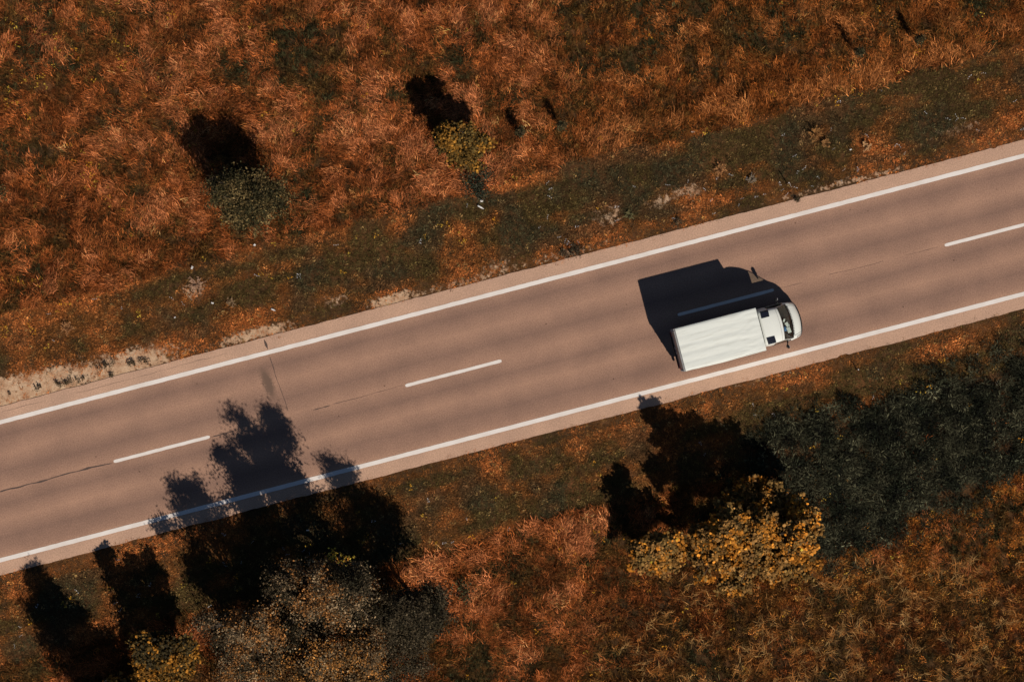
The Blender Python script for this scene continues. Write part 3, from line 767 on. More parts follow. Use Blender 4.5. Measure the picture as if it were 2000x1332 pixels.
tree('silver_tree', 'silver leaved tree left of the tallest one, nearest the fallen poles', 'tree', (525, 1210),
     [(502, 1195, 7.3, 0.74, 1.02), (527, 1190, 7.3, 0.7, 1.02), (532, 1200, 6.3, 1.09, 1.02), (484, 1200, 6.0, 0.64, 0.77), (424, 1192, 5.3, 0.54, 0.64), (520, 1212, 5.1, 1.41, 1.15), (560, 1232, 4.2, 1.54, 1.15), (490, 1232, 3.6, 1.34, 1.15), (532, 1255, 2.7, 1.54, 1.15), (580, 1210, 5.3, 1.15, 1.02), (470, 1230, 2.4, 1.1, 0.8), (450, 1212, 3.1, 0.9, 0.7)], 3200, .115, SILVER, 511, TG, .13, holes=.30, updir=.05)
tree('silver_tree', 'greyish tree on the right of the silver group, beside bright matted grass', 'tree', (805, 1170),
     [(800, 1158, 7.6, 0.53, 0.85), (827, 1156, 7.5, 0.5, 0.85), (812, 1160, 6.6, 0.88, 1.04), (832, 1170, 5.5, 1.1, 1.17), (790, 1172, 4.7, 1.1, 1.17), (846, 1186, 3.9, 1.1, 1.04), (800, 1205, 3.3, 1.33, 1.04), (760, 1180, 4.1, 0.88, 1.04), (850, 1150, 4.6, 0.77, 0.8)], 3000, .115, SILVER[:4], 521, TG, .12, updir=.15, holes=.15)
tree('silver_tree', 'tree with brown tinged silver leaves at the bottom edge below the tallest tree', 'tree', (635, 1285),
     [(640, 1262, 5.7, 1.15, 0.92), (600, 1290, 5.2, 1.32, 0.92), (672, 1280, 4.7, 1.15, 0.92), (560, 1282, 4.2, 1.15, 0.92), (640, 1312, 4.2, 1.38, 0.92), (722, 1252, 4.4, 1.03, 0.92), (702, 1300, 3.6, 1.26, 0.92), (600, 1340, 3.4, 1.38, 0.92), (680, 1345, 3.2, 1.26, 0.92)], 2800, .115, SILVER_O, 531, TG, .13, holes=.27, updir=.25)
tree('grey_shrub', 'low grey leaved shrub filling the gap left of the bottom edge tree', 'shrub', (485, 1310),
     [(470, 1290, 1.8, .8, .6), (505, 1320, 1.9, .9, .6), (450, 1330, 1.5, .9, .6), (530, 1300, 1.4, .7, .5)], 2200, .10, SILVER, 541, 'grey shrubs beside the silver trees', .05, updir=.3)
tree('grey_shrub', 'pale grey shrub right of the silver trees, touching the orange grass', 'shrub', (795, 1260),
     [(785, 1235, 1.7, 1.1, .6), (825, 1240, 1.3, .9, .5), (770, 1290, 1.8, 1.1, .6), (815, 1290, 1.2, .8, .5), (760, 1330, 1.6, 1.1, .6)], 2600, .09, SILVER[1:4], 551, 'grey shrubs beside the silver trees', .05, updir=.3)
tree('young_tree', 'sprig of bright yellow and orange leaves poking out of the dark tree shadow', 'tree', (665, 1080),
     [(660, 1072, 5.5, .28, .35), (690, 1082, 5.6, .25, .3), (678, 1090, 4.9, .3, .3)], 900, .14, [(.60, .26, .04), (.50, .36, .05), (.55, .20, .05)], 561, None, .04, holes=.2)
tree('yellow_green_tree', 'yellow leaved tree at the lower left beside the pale fallen poles', 'tree', (335, 1275),
     [(305, 1237, 4.6, 0.6, 0.7), (352, 1242, 4.3, 0.5, 0.6), (387, 1235, 4.5, 0.36, 0.6), (320, 1252, 3.9, 0.95, 0.81), (375, 1257, 3.6, 0.7, 0.7), (322, 1272, 3.0, 1.01, 0.81), (370, 1272, 2.8, 0.91, 0.81), (332, 1292, 2.2, 1.01, 0.81), (300, 1300, 1.9, 0.85, 0.7)], 3000, .13, YEL2, 571, TG, .11, holes=.12, mode='round', updir=.4, clump=.13)
tree('tall_tree', 'tree below the bottom left corner, known by its narrow bent shadow', 'tree', (225, 1395),
     [(217, 1355, 7.0, 0.72, 1.04), (222, 1365, 6.1, 0.85, 1.04), (200, 1372, 5.3, 1.1, 1.04), (245, 1377, 5.1, 1.04, 1.04), (225, 1382, 4.3, 1.49, 1.17), (272, 1387, 3.7, 1.3, 1.04), (230, 1394, 3.1, 1.43, 1.04), (250, 1400, 2.3, 1.56, 1.04)], 3000, .14, YEL2, 581, TG, .13, holes=.15)
tree('yellow_shrub', 'low bright yellow shrub cut by the bottom edge near the left corner', 'shrub', (248, 1340),
     [(235, 1335, .8, .6, .4), (270, 1332, .9, .55, .4), (250, 1350, 1.0, .8, .4)], 1500, .15, YEL, 591, None, .04, mode='round', updir=.5, clump=.12)
tree('yellow_tree', 'large broad tree with clustered golden leaves right of centre', 'tree', (1445, 1025),
     [(1368, 1092, 1.85, 0.9, 0.6), (1425, 1125, 1.55, 0.9, 0.6), (1405, 1010, 6.75, 0.52, 0.59), (1412, 1010, 5.85, 0.81, 0.65), (1402, 1022, 4.95, 1.03, 0.76), (1465, 1008, 5.75, 0.59, 0.65), (1540, 1030, 5.15, 0.7, 0.65), (1470, 1025, 4.85, 1.13, 0.76), (1542, 1042, 4.15, 1.13, 0.76), (1430, 1042, 3.85, 1.35, 0.86), (1368, 1032, 3.75, 0.92, 0.76), (1500, 1062, 3.25, 1.35, 0.86), (1400, 1075, 2.65, 1.24, 0.86), (1460, 1092, 2.25, 1.35, 0.86), (1540, 1084, 2.45, 1.08, 0.76), (1442, 975, 3.45, 1.03, 0.76), (1505, 972, 3.25, 1.03, 0.76), (1550, 1000, 3.05, 0.86, 0.76), (1420, 990, 3.6, 0.9, 0.6), (1470, 950, 2.8, 0.7, 0.5)], 3000, .15, YEL, 601, 'golden trees below the road', .17, mode='round', updir=.4, clump=.10, per=9, holes=.33)
tree('yellow_tree', 'smaller golden tree standing just left of the large golden one', 'tree', (1285, 1062),
     [(1292, 1050, 4.0, 0.42, 0.45), (1270, 1056, 3.2, 0.7, 0.6), (1292, 1070, 2.5, 0.95, 0.6), (1250, 1076, 2.1, 0.75, 0.5), (1316, 1062, 2.1, 0.75, 0.5), (1280, 1095, 1.7, 0.7, 0.5)], 2600, .14, YEL, 611, 'golden trees below the road', .08, mode='round', updir=.55, clump=.10, per=9, holes=.32)
tree('dark_green_tree', 'round dark green tree with black shadow in the upper left field', 'tree', (497, 395),
     [(470, 372, 3.95, 0.88, 0.66), (520, 376, 3.75, 0.88, 0.66), (548, 382, 3.25, 0.66, 0.55), (495, 382, 3.25, 1.32, 0.77), (450, 378, 3.25, 0.83, 0.66), (532, 397, 2.65, 1.04, 0.66), (472, 402, 2.45, 1.1, 0.66), (500, 414, 1.95, 1.1, 0.55), (430, 362, 3.35, 0.31, 0.28)], 3600, .11, DGREEN, 621, 'trees in the upper field', .09, updir=.3, holes=.3)
tree('yellow_green_tree', 'small yellow green tree with forked shadow above the upper verge', 'tree', (905, 292),
     [(880, 272, 3.35, .6, .5), (910, 272, 3.2, .5, .5), (946, 286, 2.4, .35, .35), (890, 278, 2.7, .8, .6), (917, 287, 2.2, .85, .6), (900, 302, 1.6, .85, .5), (917, 316, 1.2, .65, .4)], 3200, .12, YGREEN, 631, 'trees in the upper field', .07, mode='round', updir=.45, clump=.12, holes=.15)
tree('dark_shrub', 'low dark green shrub between the yellow green tree and the verge', 'shrub', (935, 362),
     [(935, 372, .5, .62, .4), (925, 350, .55, .5, .4), (950, 342, .6, .4, .3)], 1500, .10, [(.022, .028, .018), (.04, .042, .024), (.06, .055, .03)], 641, 'low dark shrubs', .03)
tree('dark_shrub', 'low dark shrub cut off by the left edge of the picture', 'shrub', (0, 385),
     [(2, 380, .6, .32, .4), (-12, 372, .8, .4, .4)], 1400, .10, DGREEN, 651, 'low dark shrubs', .03)
tree('dark_shrub', 'small dark shrub with orange tips in the grass right of the silver trees', 'shrub', (903, 1155),
     [(900, 1150, .5, .5, .35), (912, 1162, .4, .3, .25)], 1200, .12, [(.03, .035, .02), (.06, .05, .02), (.5, .22, .05)], 661, 'low dark shrubs', .03)
for (a, b, h, lab) in [(1098, 250, 1.8, 'thin upright weed with needle shadow right of the yellow green tree'), (1672, 108, 2.0, 'tall thin weed with slanting shadow near the upper edge, right of centre'), (1788, 84, 2.1, 'tall thin weed nearest the upper right corner'), (1016, 262, 1.6, 'thin dark weed between the yellow green tree and the needle shadow')]:
    tree('tall_weed', lab, 'plant', (a, b), [(a - 2, b - 2, h * .4, .16, .3), (a, b, h * .7, .22, .35), (a + 2, b, h * .92, .13, .22)], 2600, .10, [(.09, .06, .025), (.05, .045, .02), (.2, .1, .04)], 700 + a, 'tall weeds in the upper field', .02, clump=.08)

# dry weeds that stand out on the verges
def dry_weed(px_, py_, lab, h, r0, col, seed, cat='plant', n=34):
    bx, by = W(px_, py_); z = gz(bx, by); r = random.Random(seed)
    root = empty('dry_weed', (bx, by, z)); tag(root, lab, cat, 'dry weeds on the verges')
    st_ = MB(); lf = MB()
    for i in range(n):
        a = r.uniform(0, 2 * PI); k = r.uniform(.3, 1)
        tipx, tipy, tz = math.cos(a) * r0 * k, math.sin(a) * r0 * k, h * r.uniform(.5, 1) * (1.1 - .4 * k)
        st_.tube([(0, 0, -.02), (tipx * .45, tipy * .45, tz * .65), (tipx, tipy, tz)], [.010, .008, .005], 4, False)
        for j in range(4):
            q = r.uniform(.45, 1.05); b_ = a + r.gauss(0, .8); l = r.uniform(.05, .09)
            x0, y0, z0 = tipx * q, tipy * q, tz * (.3 + .7 * q)
            x1, y1 = x0 + math.cos(b_) * l, y0 + math.sin(b_) * l; nx_, ny_ = -math.sin(b_) * l * .3, math.cos(b_) * l * .3
            lf.add([(x0, y0, z0), ((x0 + x1) / 2 + nx_, (y0 + y1) / 2 + ny_, z0 + .02), (x1, y1, z0 + .01), ((x0 + x1) / 2 - nx_, (y0 + y1) / 2 - ny_, z0 + .02)], [(0, 1, 2, 3)])
    m = simple('dry_weed_leaf', col, .9, var=.3, scale=9)
    st_.build('stems', m, root); lf.build('leaves', m, root)
dry_weed(1406, 332, 'tan bushy dry weed in the upper verge above the truck box', .5, .38, (.48, .23, .085), 1)
dry_weed(1592, 262, 'larger of two joined ochre weeds in the upper verge right of the truck', .6, .45, (.36, .17, .05), 2)
dry_weed(1612, 280, 'smaller ochre weed touching the larger one in the upper verge', .4, .26, (.36, .18, .06), 3)
dry_weed(1690, 287, 'pale tan spiky dry weed in the upper verge, furthest right', .4, .28, (.58, .33, .15), 4)
dry_weed(130, 640, 'branching pale weed in the left of the upper verge above the bare soil', .5, .40, (.42, .2, .08), 5)
dry_weed(385, 555, 'low dusty pink weed patch in the upper verge left of centre', .25, .5, (.46, .27, .17), 6)
dry_weed(1228, 420, 'star shaped green weed beside the pale soil patch', .25, .32, (.17, .15, .06), 7, n=18)
dry_weed(452, 592, 'star shaped pale weed beside the soil strip left of the road joint', .2, .28, (.30, .19, .10), 8, n=18)
dry_weed(1468, 350, 'small grey flecked weed above the slanting stake', .3, .25, (.25, .19, .13), 9)
for k, (a, b, rr) in enumerate([(75, 757, .22), (205, 716, .24), (262, 708, .25), (120, 748, .2), (140, 745, .16), (164, 738, .09), (1115, 490, .5), (1322, 434, .3), (1553, 388, .28), (20, 770, .08), (218, 732, .12), (285, 705, .2)]):
    bx, by = W(a, b); lab = ['dark round weed tuft alone on the pale soil strip', 'dark weed tuft on bare soil, left one of the large pair', 'dark weed tuft on bare soil, right one of the large pair', 'left half of the low dark weed row on the pale soil', 'right half of the low dark weed row on the pale soil',
           'tiny weed tuft right of the low dark weed row', 'dark tuft overhanging the asphalt edge left of the truck shadow', 'dark tuft at the asphalt edge just below the pale soil patch', 'dark tuft at the asphalt edge just below the slanting stake', 'tiny brown tuft near the left picture edge on pale soil', 'small brown tuft on the asphalt edge below the large pair', 'brown tuft trailing off right of the large weed pair'][k]
    tree('weed_tuft', lab, 'plant', (a, b), [(a, b, .06 + rr * .2, rr, rr * .5)] + ([(a + 12, b - 3, .08, rr * .8, .1), (a - 10, b + 3, .08, rr * .7, .1)] if k in (3, 4, 1, 2, 6) else []), 1900, .07, [(.05, .04, .022), (.08, .055, .03), (.12, .07, .035)], 800 + k, 'weed tufts at the road edge', .012, clump=.05)

# ------------------------------------------------------------------ small things in the grass
def stake(px_, py_, h, lean, lab):
    bx, by = W(px_, py_); z = gz(bx, by)
    root = empty('marker_stake', (bx, by, z)); tag(root, lab, 'post', 'thin stakes beside the road')
    mb = MB(); mb.tube([(0, 0, -.1), (lean[0] * .5, lean[1] * .5, h * .5), (lean[0], lean[1], h)], [.03, .027, .024], 8); mb.build('shaft', M['stake'], root, True)
    mb = MB(); mb.tube([(lean[0], lean[1], h), (lean[0], lean[1], h + .05)], [.032, .028], 8); mb.build('cap', M['litter'], root, True)
stake(1537, 359, .78, (.02, .0), 'thin stake casting a thin shadow on the upper verge right of the truck')
stake(1673, 722, .5, (.03, .01), 'thin stake on the lower verge right of the truck')
def litter(px_, py_, l, w, ang, lab, kind='bottle', seed=0):
    bx, by = W(px_, py_); z = gz(bx, by) + .10; r = random.Random(seed)
    if kind == 'bottle':
        root = empty('plastic_bottle', (bx, by, z), ang); tag(root, lab, 'litter', 'litter on the verges')
        mb = MB(); mb.tube([(-l / 2, 0, 0), (-l * .46, 0, 0), (l * .15, 0, 0), (l * .33, 0, .0), (l * .42, 0, 0)], [w * .42, w * .5, w * .48, w * .2, w * .18], 10); mb.build('body', M['litter'], root, True)
        mb = MB(); mb.tube([(l * .42, 0, 0), (l * .5, 0, 0)], w * .2, 8); mb.build('cap', M['litter'], root)
    else:
        v = []; f = []
        for i in range(5):
            for j in range(4): v.append(((i / 4 - .5) * l + r.gauss(0, l * .04), (j / 3 - .5) * w + r.gauss(0, w * .08), r.uniform(0, .05)))
        for i in range(4):
            for j in range(3): f.append((i * 4 + j, i * 4 + 4 + j, i * 4 + 5 + j, i * 4 + 1 + j))
        o = mesh_obj('paper_scrap', v, f, M['litter'], loc=(bx, by, z + .03)); o.rotation_euler = (0, 0, ang); tag(o, lab, 'litter', 'litter on the verges')
litter(939, 405, .36, .09, R(-30), 'long white plastic bottle just below the low dark shrub')
litter(941, 393, .16, .10, R(10), 'crumpled white scrap right above the long bottle', 'scrap', 1)
litter(497, 479, .12, .10, R(40), 'white scrap below the round dark green tree', 'scrap', 2)
litter(534, 605, .24, .08, R(-25), 'small white bottle on the verge above the road joint')
litter(415, 592, .14, .07, R(-10), 'small white scrap beside the star shaped pale weed', 'scrap', 3)
litter(375, 523, .15, .10, R(60), 'bluish white scrap left of centre in the upper verge', 'scrap', 4)
litter(1353, 258, .18, .07, R(0), 'white scrap where the upper verge meets the long grass', 'scrap', 5)
litter(342, 620, .08, .07, R(0), 'tiny white scrap above the bare soil', 'scrap', 6)
litter(601, 1035, .16, .06, R(10), 'white scrap lying in the black shadow of the tall tree', 'scrap', 7)
litter(1661, 293, .10, .06, R(30), 'white scrap left of the pale spiky dry weed', 'scrap', 8)
def pole(p0, p1, z0, z1, rad, lab):
    (ax, ay), (bx, by) = W(*p0), W(*p1); z = gz(ax, ay)
    r = random.Random(int(p0[0])); pts = [Vector((ax, ay, z + z0)).lerp(Vector((bx, by, z + z1)), k) + Vector((r.gauss(0, .012), r.gauss(0, .012), 0)) for k in (0, .3, .6, 1)]
    mb = MB(); mb.tube(pts, [rad, rad, rad * .95, rad * .85], 8)
    o = mb.build('fallen_pole', M['wood'], None, True); tag(o, lab, 'pole', 'pale fallen poles')
pole((356, 1288), (375, 1279), .75, .85, .055, 'short thick pale pole end right of the lower left yellow tree')
pole((342, 1322), (377, 1293), .55, .8, .028, 'long thin pale pole below the short thick one')
pole((203, 1332), (216, 1322), .3, .5, .04, 'pale stick at the bottom edge left of the low yellow shrub')

# ------------------------------------------------------------------ truck
TA = R(14.55)
def make_truck():
    T = empty('box_truck', (10.46, 0.07, 0), TA)
    tag(T, 'white box truck with ridged white tarpaulin roof driving on the road', 'truck')
    X0, X1, YW, Z0, Z1 = -2.10, 2.10, 1.10, 0.95, 3.15
    # roof: grid with soft ridges along the length and small wrinkles
    nx, ny = 64, 40
    U, V_ = np.meshgrid(np.linspace(0, 1, nx), np.linspace(0, 1, ny), indexing='ij')
    x = X0 + .02 + U * (X1 - X0 - .02); y = -YW + V_ * 2 * YW
    ph = (y + YW) / (2 * YW) * 5
    amp = .0075 * (1 - .75 * sstep(.55, .95, U))
    z = Z1 - .03 + amp * 2 * np.abs(np.sin(ph * PI)) ** .7 + .014 * (fbm(x * 1.1, y * 5, 601, 3) - .5) * (1 + 1.2 * U) + .02 * (fbm(x * 3.2, y * 9, 607, 2) - .5) * sstep(.55, .8, U)
    edge = np.minimum(V_, 1 - V_); z -= .03 * np.exp(-(edge / .012) ** 2)
    wob = .018 * (fbm(x * 1.2, y * 0, 611, 3) - .5) * 2
    y = y + np.where(V_ < .5, -1, 1) * wob * np.exp(-(edge / .05) ** 2) + np.where(V_ < .02, -.035 * np.sin(PI * U) ** 2, 0)
    vv = np.stack([x.ravel(), y.ravel(), z.ravel()], 1)
    ff = [(i * ny + j, (i + 1) * ny + j, (i + 1) * ny + j + 1, i * ny + j + 1) for i in range(nx - 1) for j in range(ny - 1)]
    mesh_obj('roof', vv, ff, M['tarp'], T, True)
    # side curtains, slightly bulged, and the front wall
    for sg in (-1, 1):
        v = []; f = []
        for i in range(25):
            for j in range(9):
                u, w = i / 24, j / 8
                bul = .02 * math.sin(PI * w) * (0.5 + .5 * math.sin(u * 30)) - .012
                v.append((X0 + .03 + u * (X1 - X0 - .04), sg * (YW + bul), Z0 + w * (Z1 - .035 - Z0)))
        for i in range(24):
            for j in range(8):
                q = (i * 9 + j, i * 9 + 9 + j, i * 9 + 10 + j, i * 9 + 1 + j); f.append(q if sg < 0 else q[::-1])
        mesh_obj('side_curtain', v, f, M['tarp'], T, True)
        for k in range(7):
            mb = MB(); mb.box(X0 + .35 + k * .58, sg * (YW + .016), Z0 + .10, .04, .012, .22); mb.build('curtain_strap', M['grey'], T)
    mb = MB(); mb.box(X1 - .015, 0, (Z0 + Z1) / 2 - .02, .03, 2 * YW - .03, Z1 - Z0 - .05); mb.build('front_wall', M['white'], T)
    mb = MB(); mb.box(0, 0, Z0 - .06, X1 - X0 - .02, 2 * YW - .02, .12, .01); mb.build('floor', M['grey'], T)
    # rear frame, doors, rods, hinges
    mb = MB()
    for sg in (-1, 1): mb.box(X0 - .035, sg * (YW - .045), (Z0 + Z1) / 2 - .03, .09, .09, Z1 - Z0 - .06, .01)
    mb.box(X0 - .035, 0, Z1 - .08, .088, 2 * YW - .182, .09, .01); mb.box(X0 - .035, 0, Z0 + .02, .088, 2 * YW - .182, .10, .01)
    mb.build('rear_frame', M['grey'], T)
    for sg in (-1, 1):
        mb = MB(); mb.box(X0 - .035, sg * .495, (Z0 + Z1) / 2 - .03, .04, .98, Z1 - Z0 - .28, .008); d = mb.build('rear_door', M['grey'], T)
        mb = MB(); mb.tube([(X0 - .10, sg * .12, Z0 + .1), (X0 - .10, sg * .12, Z1 - .15)], .016, 6)
        mb.box(X0 - .105, sg * .12, 1.5, .05, .16, .05); mb.build('handle', M['steel'], d)
        mb = MB()
        for zz in (1.25, 1.8, 2.4, 2.9): mb.box(X0 - .09, sg * (YW - .07), zz, .03, .12, .06, .005)
        mb.build('hinge', M['steel'], d)
        mb = MB(); mb.box(X0 - .05, sg * .86, .72, .08, .32, .12, .02); tl = mb.build('tail_light', M['red'], T)
    mb = MB(); mb.box(X0 - .10, 0, .52, .10, 1.9, .14, .02)
    for sg in (-1, 1): mb.box(X0 + .02, sg * .5, .66, .06, .07, .36)
    mb.build('rear_bumper', M['black'], T)
    mb = MB()
    for sg in (-1, 1): mb.box(.6, sg * .42, .72, 5.2, .09, .16)
    for xx in (-1.5, -.4, .8, 1.8): mb.box(xx, 0, .72, .08, .74, .12)
    mb.build('chassis', M['black'], T)
    # mudguards
    for sg in (-1, 1):
        mb = MB(); pts = [(-1.15 + .45 * math.cos(a), .45 * math.sin(a) + .36) for a in np.linspace(.1, PI - .1, 10)]
        v = [(p[0], sg * (.92 + dy), p[1]) for p in pts for dy in (-.17, .13)]
        mb.add(v, [(2 * i, 2 * i + 1, 2 * i + 3, 2 * i + 2) for i in range(9)]); mb.build('mudguard', M['black'], T)
    # wheels
    def wheel(x, y):
        n = 28; prof = [(.22, -.09), (.33, -.105), (.355, -.08), (.36, 0), (.355, .08), (.33, .105), (.22, .09)]
        v = []; f = []
        for k in range(n):
            a = 2 * PI * k / n
            for r_, w in prof: v.append((x + r_ * math.cos(a), y + w, .36 + r_ * math.sin(a)))
        m_ = len(prof)
        for k in range(n):
            for j in range(m_ - 1):
                k2 = (k + 1) % n; f.append((k * m_ + j, k * m_ + j + 1, k2 * m_ + j + 1, k2 * m_ + j))
        wv = MB(); wv.box(x, y, .36, .12, .06, .12); hub = wv.build('wheel', M['steel'], T)
        mesh_obj('tyre', v, f, M['rubber'], hub, True)
        sg = 1 if y > 0 else -1; mb = MB(); v = []; f = []
        for r_, w in ((.225, .085), (.20, .06), (.15, .05), (.08, .075), (.0001, .08)):
            for k in range(20):
                a = 2 * PI * k / 20; v.append((x + r_ * math.cos(a), y + sg * w, .36 + r_ * math.sin(a)))
        for i in range(4):
            for k in range(20): f.append((i * 20 + k, i * 20 + (k + 1) % 20, i * 20 + 20 + (k + 1) % 20, i * 20 + 20 + k))
        mesh_obj('rim', v, f, M['steel'], hub, True)
    for x_ in (-1.15, 3.35):
        for sg in (-1, 1): wheel(x_, sg * .86)
    # cab as a lofted skin: station = (x, roof z, waist half width, roof half width, bulge)
    ST = [(2.17, 2.90, .96, .80, .00), (2.30, 2.90, .97, .82, .00), (2.48, 2.87, .98, .82, .01), (2.68, 2.82, .985, .81, .03), (2.88, 2.73, .99, .80, .06), (3.05, 2.60, .99, .79, .09), (3.16, 2.48, .99, .78, .12),
          (3.30, 2.27, .99, .80, .15), (3.44, 2.03, .985, .82, .16), (3.58, 1.77, .98, .84, .17), (3.70, 1.55, .965, .84, .18), (3.76, 1.48, .955, .82, .18), (3.90, 1.38, .935, .80, .19), (4.03, 1.25, .90, .76, .20), (4.12, 1.08, .86, .72, .21), (4.16, .90, .83, .70, .21), (4.18, .62, .82, .70, .21)]
    def prof(zt, w, wt):
        zw = min(1.45, zt - .10); zl = .42
        half = [(w - .03, zl), (w, zl + (zw - zl) * .25), (w + .005, zl + (zw - zl) * .65), (w, zw)]
        zs = zt - min(.20, (zt - zw) * .55)
        half += [(w + (wt + .07 - w) * .5, (zw + zs) / 2), (wt + .07, zs), (wt + .035, zt - .10 * min(1, (zt - zw) * 3)), (wt - .05, zt - .035), (wt * .62, zt - .008), (wt * .3, zt), (0, zt + .002)]
        return half + [(-a, b) for a, b in half[-2::-1]]
    rows = []
    for (x_, zt, w, wt, bl) in ST:
        rows.append([(x_ + bl * (1 - (yy / 1.0) ** 2), yy, zz) for yy, zz in prof(zt, w, wt)])
    npf = len(rows[0]); ns = len(rows)
    ws = set(); sidew = {1: set(), -1: set()}
    body = MB(); v = [p for r_ in rows for p in r_]; f = []
    for i in range(ns - 1):
        for j in range(npf - 1):
            if 6 <= i <= 9 and 6 <= j <= npf - 8: ws.add((i, j)); continue
            if 3 <= i <= 8 and j in (3, 4): sidew[1].add((i, j)); continue
            if 3 <= i <= 8 and j in (npf - 5, npf - 6): sidew[-1].add((i, j)); continue
            f.append((i * npf + j, i * npf + j + 1, (i + 1) * npf + j + 1, (i + 1) * npf + j))
    f.append(tuple(range(npf))[::-1]); f.append(tuple(range((ns - 1) * npf, ns * npf)))
    mesh_obj('cab_body', v, f, M['white'], T, True)
    def patch(name, cells, m, parent=None):
        idx = {}; vv = []; ff = []
        for (i, j) in sorted(cells):
            q = []
            for (a, b) in ((i, j), (i, j + 1), (i + 1, j + 1), (i + 1, j)):
                if (a, b) not in idx: idx[(a, b)] = len(vv); vv.append(rows[a][b])
                q.append(idx[(a, b)])
            ff.append(tuple(q))
        return mesh_obj(name, vv, ff, m, parent or T, True)
    wsh = patch('windscreen', ws, M['glass'])
    patch('side_window', sidew[1], M['glass']); patch('side_window', sidew[-1], M['glass'])
    # seal round the windscreen
    def rowpt(a, b): return Vector(rows[a][b])
    ring = [rowpt(6, j) for j in range(6, npf - 7 + 1)] + [rowpt(i, npf - 7) for i in range(7, 11)] + [rowpt(10, j) for j in range(npf - 8, 5, -1)] + [rowpt(i, 6) for i in range(9, 5, -1)]
    mb = MB(); mb.tube([p + Vector((.004, 0, .004)) for p in ring], .012, 5, False); mb.build('window_seal', M['black'], wsh, True)
    # roof seam just behind the windscreen
    mb = MB(); mb.tube([rowpt(5, j) + Vector((0, 0, .004)) for j in range(5, npf - 5)], .008, 5); mb.build('roof_seam', M['grey'], T, True)
    # dark tinted panels set in the shoulders of the roof
    for sg in (-1, 1):
        vv = []; ff = []
        for i in range(6):
            for j in range(5):
                xx = 2.27 + .43 * i / 5; yy = .50 + .36 * j / 4
                k = max(q for q in range(ns) if ST[q][0] <= xx); u = (xx - ST[k][0]) / (ST[k + 1][0] - ST[k][0])
                zt = ST[k][1] + u * (ST[k + 1][1] - ST[k][1]); wt = ST[k][3] + u * (ST[k + 1][3] - ST[k][3])
                pr = [(0, zt), (wt * .62, zt - .008), (wt - .05, zt - .035), (wt + .035, zt - .10), (wt + .07, zt - .20), (wt + .2, zt - .5)]
                for a in range(5):
                    if pr[a][0] <= yy <= pr[a + 1][0]: zz = pr[a][1] + (yy - pr[a][0]) / (pr[a + 1][0] - pr[a][0]) * (pr[a + 1][1] - pr[a][1]); break
                vv.append((xx + .02 * (j / 4), sg * yy, zz + .022))
        for i in range(5):
            for j in range(4):
                q = (i * 5 + j, i * 5 + 5 + j, i * 5 + 6 + j, i * 5 + 1 + j); ff.append(q if sg > 0 else q[::-1])
        mesh_obj('roof_panel', vv, ff, M['navy'], T)
    # bumper, grille, headlights, bonnet seam, wipers
    mb = MB(); n = 17
    outer = [(4.20 + .21 * (1 - (yy / 1.0) ** 2) + .05 - .10 * max(0, abs(yy) - .7) * 3, yy) for yy in np.linspace(-.90, .90, n)]
    v = [(a, b, zz) for a, b in outer for zz in (.34, .62)] + [(a - .16, b * .97, zz) for a, b in outer for zz in (.34, .62)]
    ff = []
    for i in range(n - 1):
        a = 2 * i; c = 2 * n + 2 * i
        ff += [(a, a + 2, a + 3, a + 1), (a + 1, a + 3, c + 3, c + 1), (a, c, c + 2, a + 2)]
    mb.add(v, ff); mb.build('front_bumper', M['black'], T)
    mb = MB()
    for k in range(4):
        mb.tube([(4.17 + .21 * (1 - yy ** 2) + .025, yy, .72 + .08 * k) for yy in np.linspace(-.55, .55, 9)], .02, 5)
    mb.build('grille', M['black'], T)
    for sg in (-1, 1):
        cells = {(i, j if sg > 0 else npf - 2 - j) for i in (12, 13) for j in (4, 5)}
        hl = patch('headlight', cells, M['lamp'])
        for vx in hl.data.vertices:
            vx.co.x = 3.7 + (vx.co.x - 3.7) * 1.03; vx.co.y *= 1.012; vx.co.z = .9 + (vx.co.z - .9) * 1.03
        jj = 7 if sg > 0 else npf - 8
        mb = MB(); mb.tube([rowpt(i, jj) + Vector((.004, 0, .005)) for i in range(11, 15)], .008, 5); mb.build('bonnet_seam', M['grey'], T)
    mb = MB()
    for yy in np.linspace(-.72, .72, 19):
        mb.box(3.73 + .18 * (1 - yy ** 2), yy, 1.50, .06, .045, .02)
    mb.build('cowl_vent', M['black'], T)
    for y0 in (7, 10):
        mb = MB(); mb.tube([rowpt(10, y0) + Vector((.02, 0, .02)), rowpt(9, y0 + 1) + Vector((.03, 0, .03)), rowpt(9, y0 + 2) + Vector((.03, 0, .02))], [.014, .01, .007], 5); mb.build('wiper', M['black'], T)
    # mirrors: arm plus housing with pale back
    for sg in (-1, 1):
        mb = MB(); mb.tube([(3.40, sg * .97, 1.62), (3.36, sg * 1.06, 1.70), (3.34, sg * 1.15, 1.72)], [.04, .032, .03], 6); arm = mb.build('mirror', M['black'], T, True)
        mb = MB(); mb.box(3.33, sg * 1.23, 1.78, .12, .20, .42, .045, Matrix.Rotation(sg * -.25, 3, 'Z')); mb.build('housing', M['black'], arm, True)
        mb = MB(); mb.box(3.385, sg * 1.235, 1.88, .05, .13, .18, .02, Matrix.Rotation(sg * -.25, 3, 'Z')); mb.build('cap', M['lamp'], arm, True)
    for sg in (-1, 1):
        mb = MB(); mb.box(2.72, sg * .995, 1.30, .16, .03, .035, .01); mb.build('door_handle', M['black'], T)
        mb = MB(); mb.tube([(2.55, sg * 1.0, .55), (2.55, sg * 1.0, 1.45)], .008, 4); mb.tube([(3.5, sg * .995, .75), (3.5, sg * .995, 1.45)], .008, 4); mb.build('door_seam', M['grey'], T)
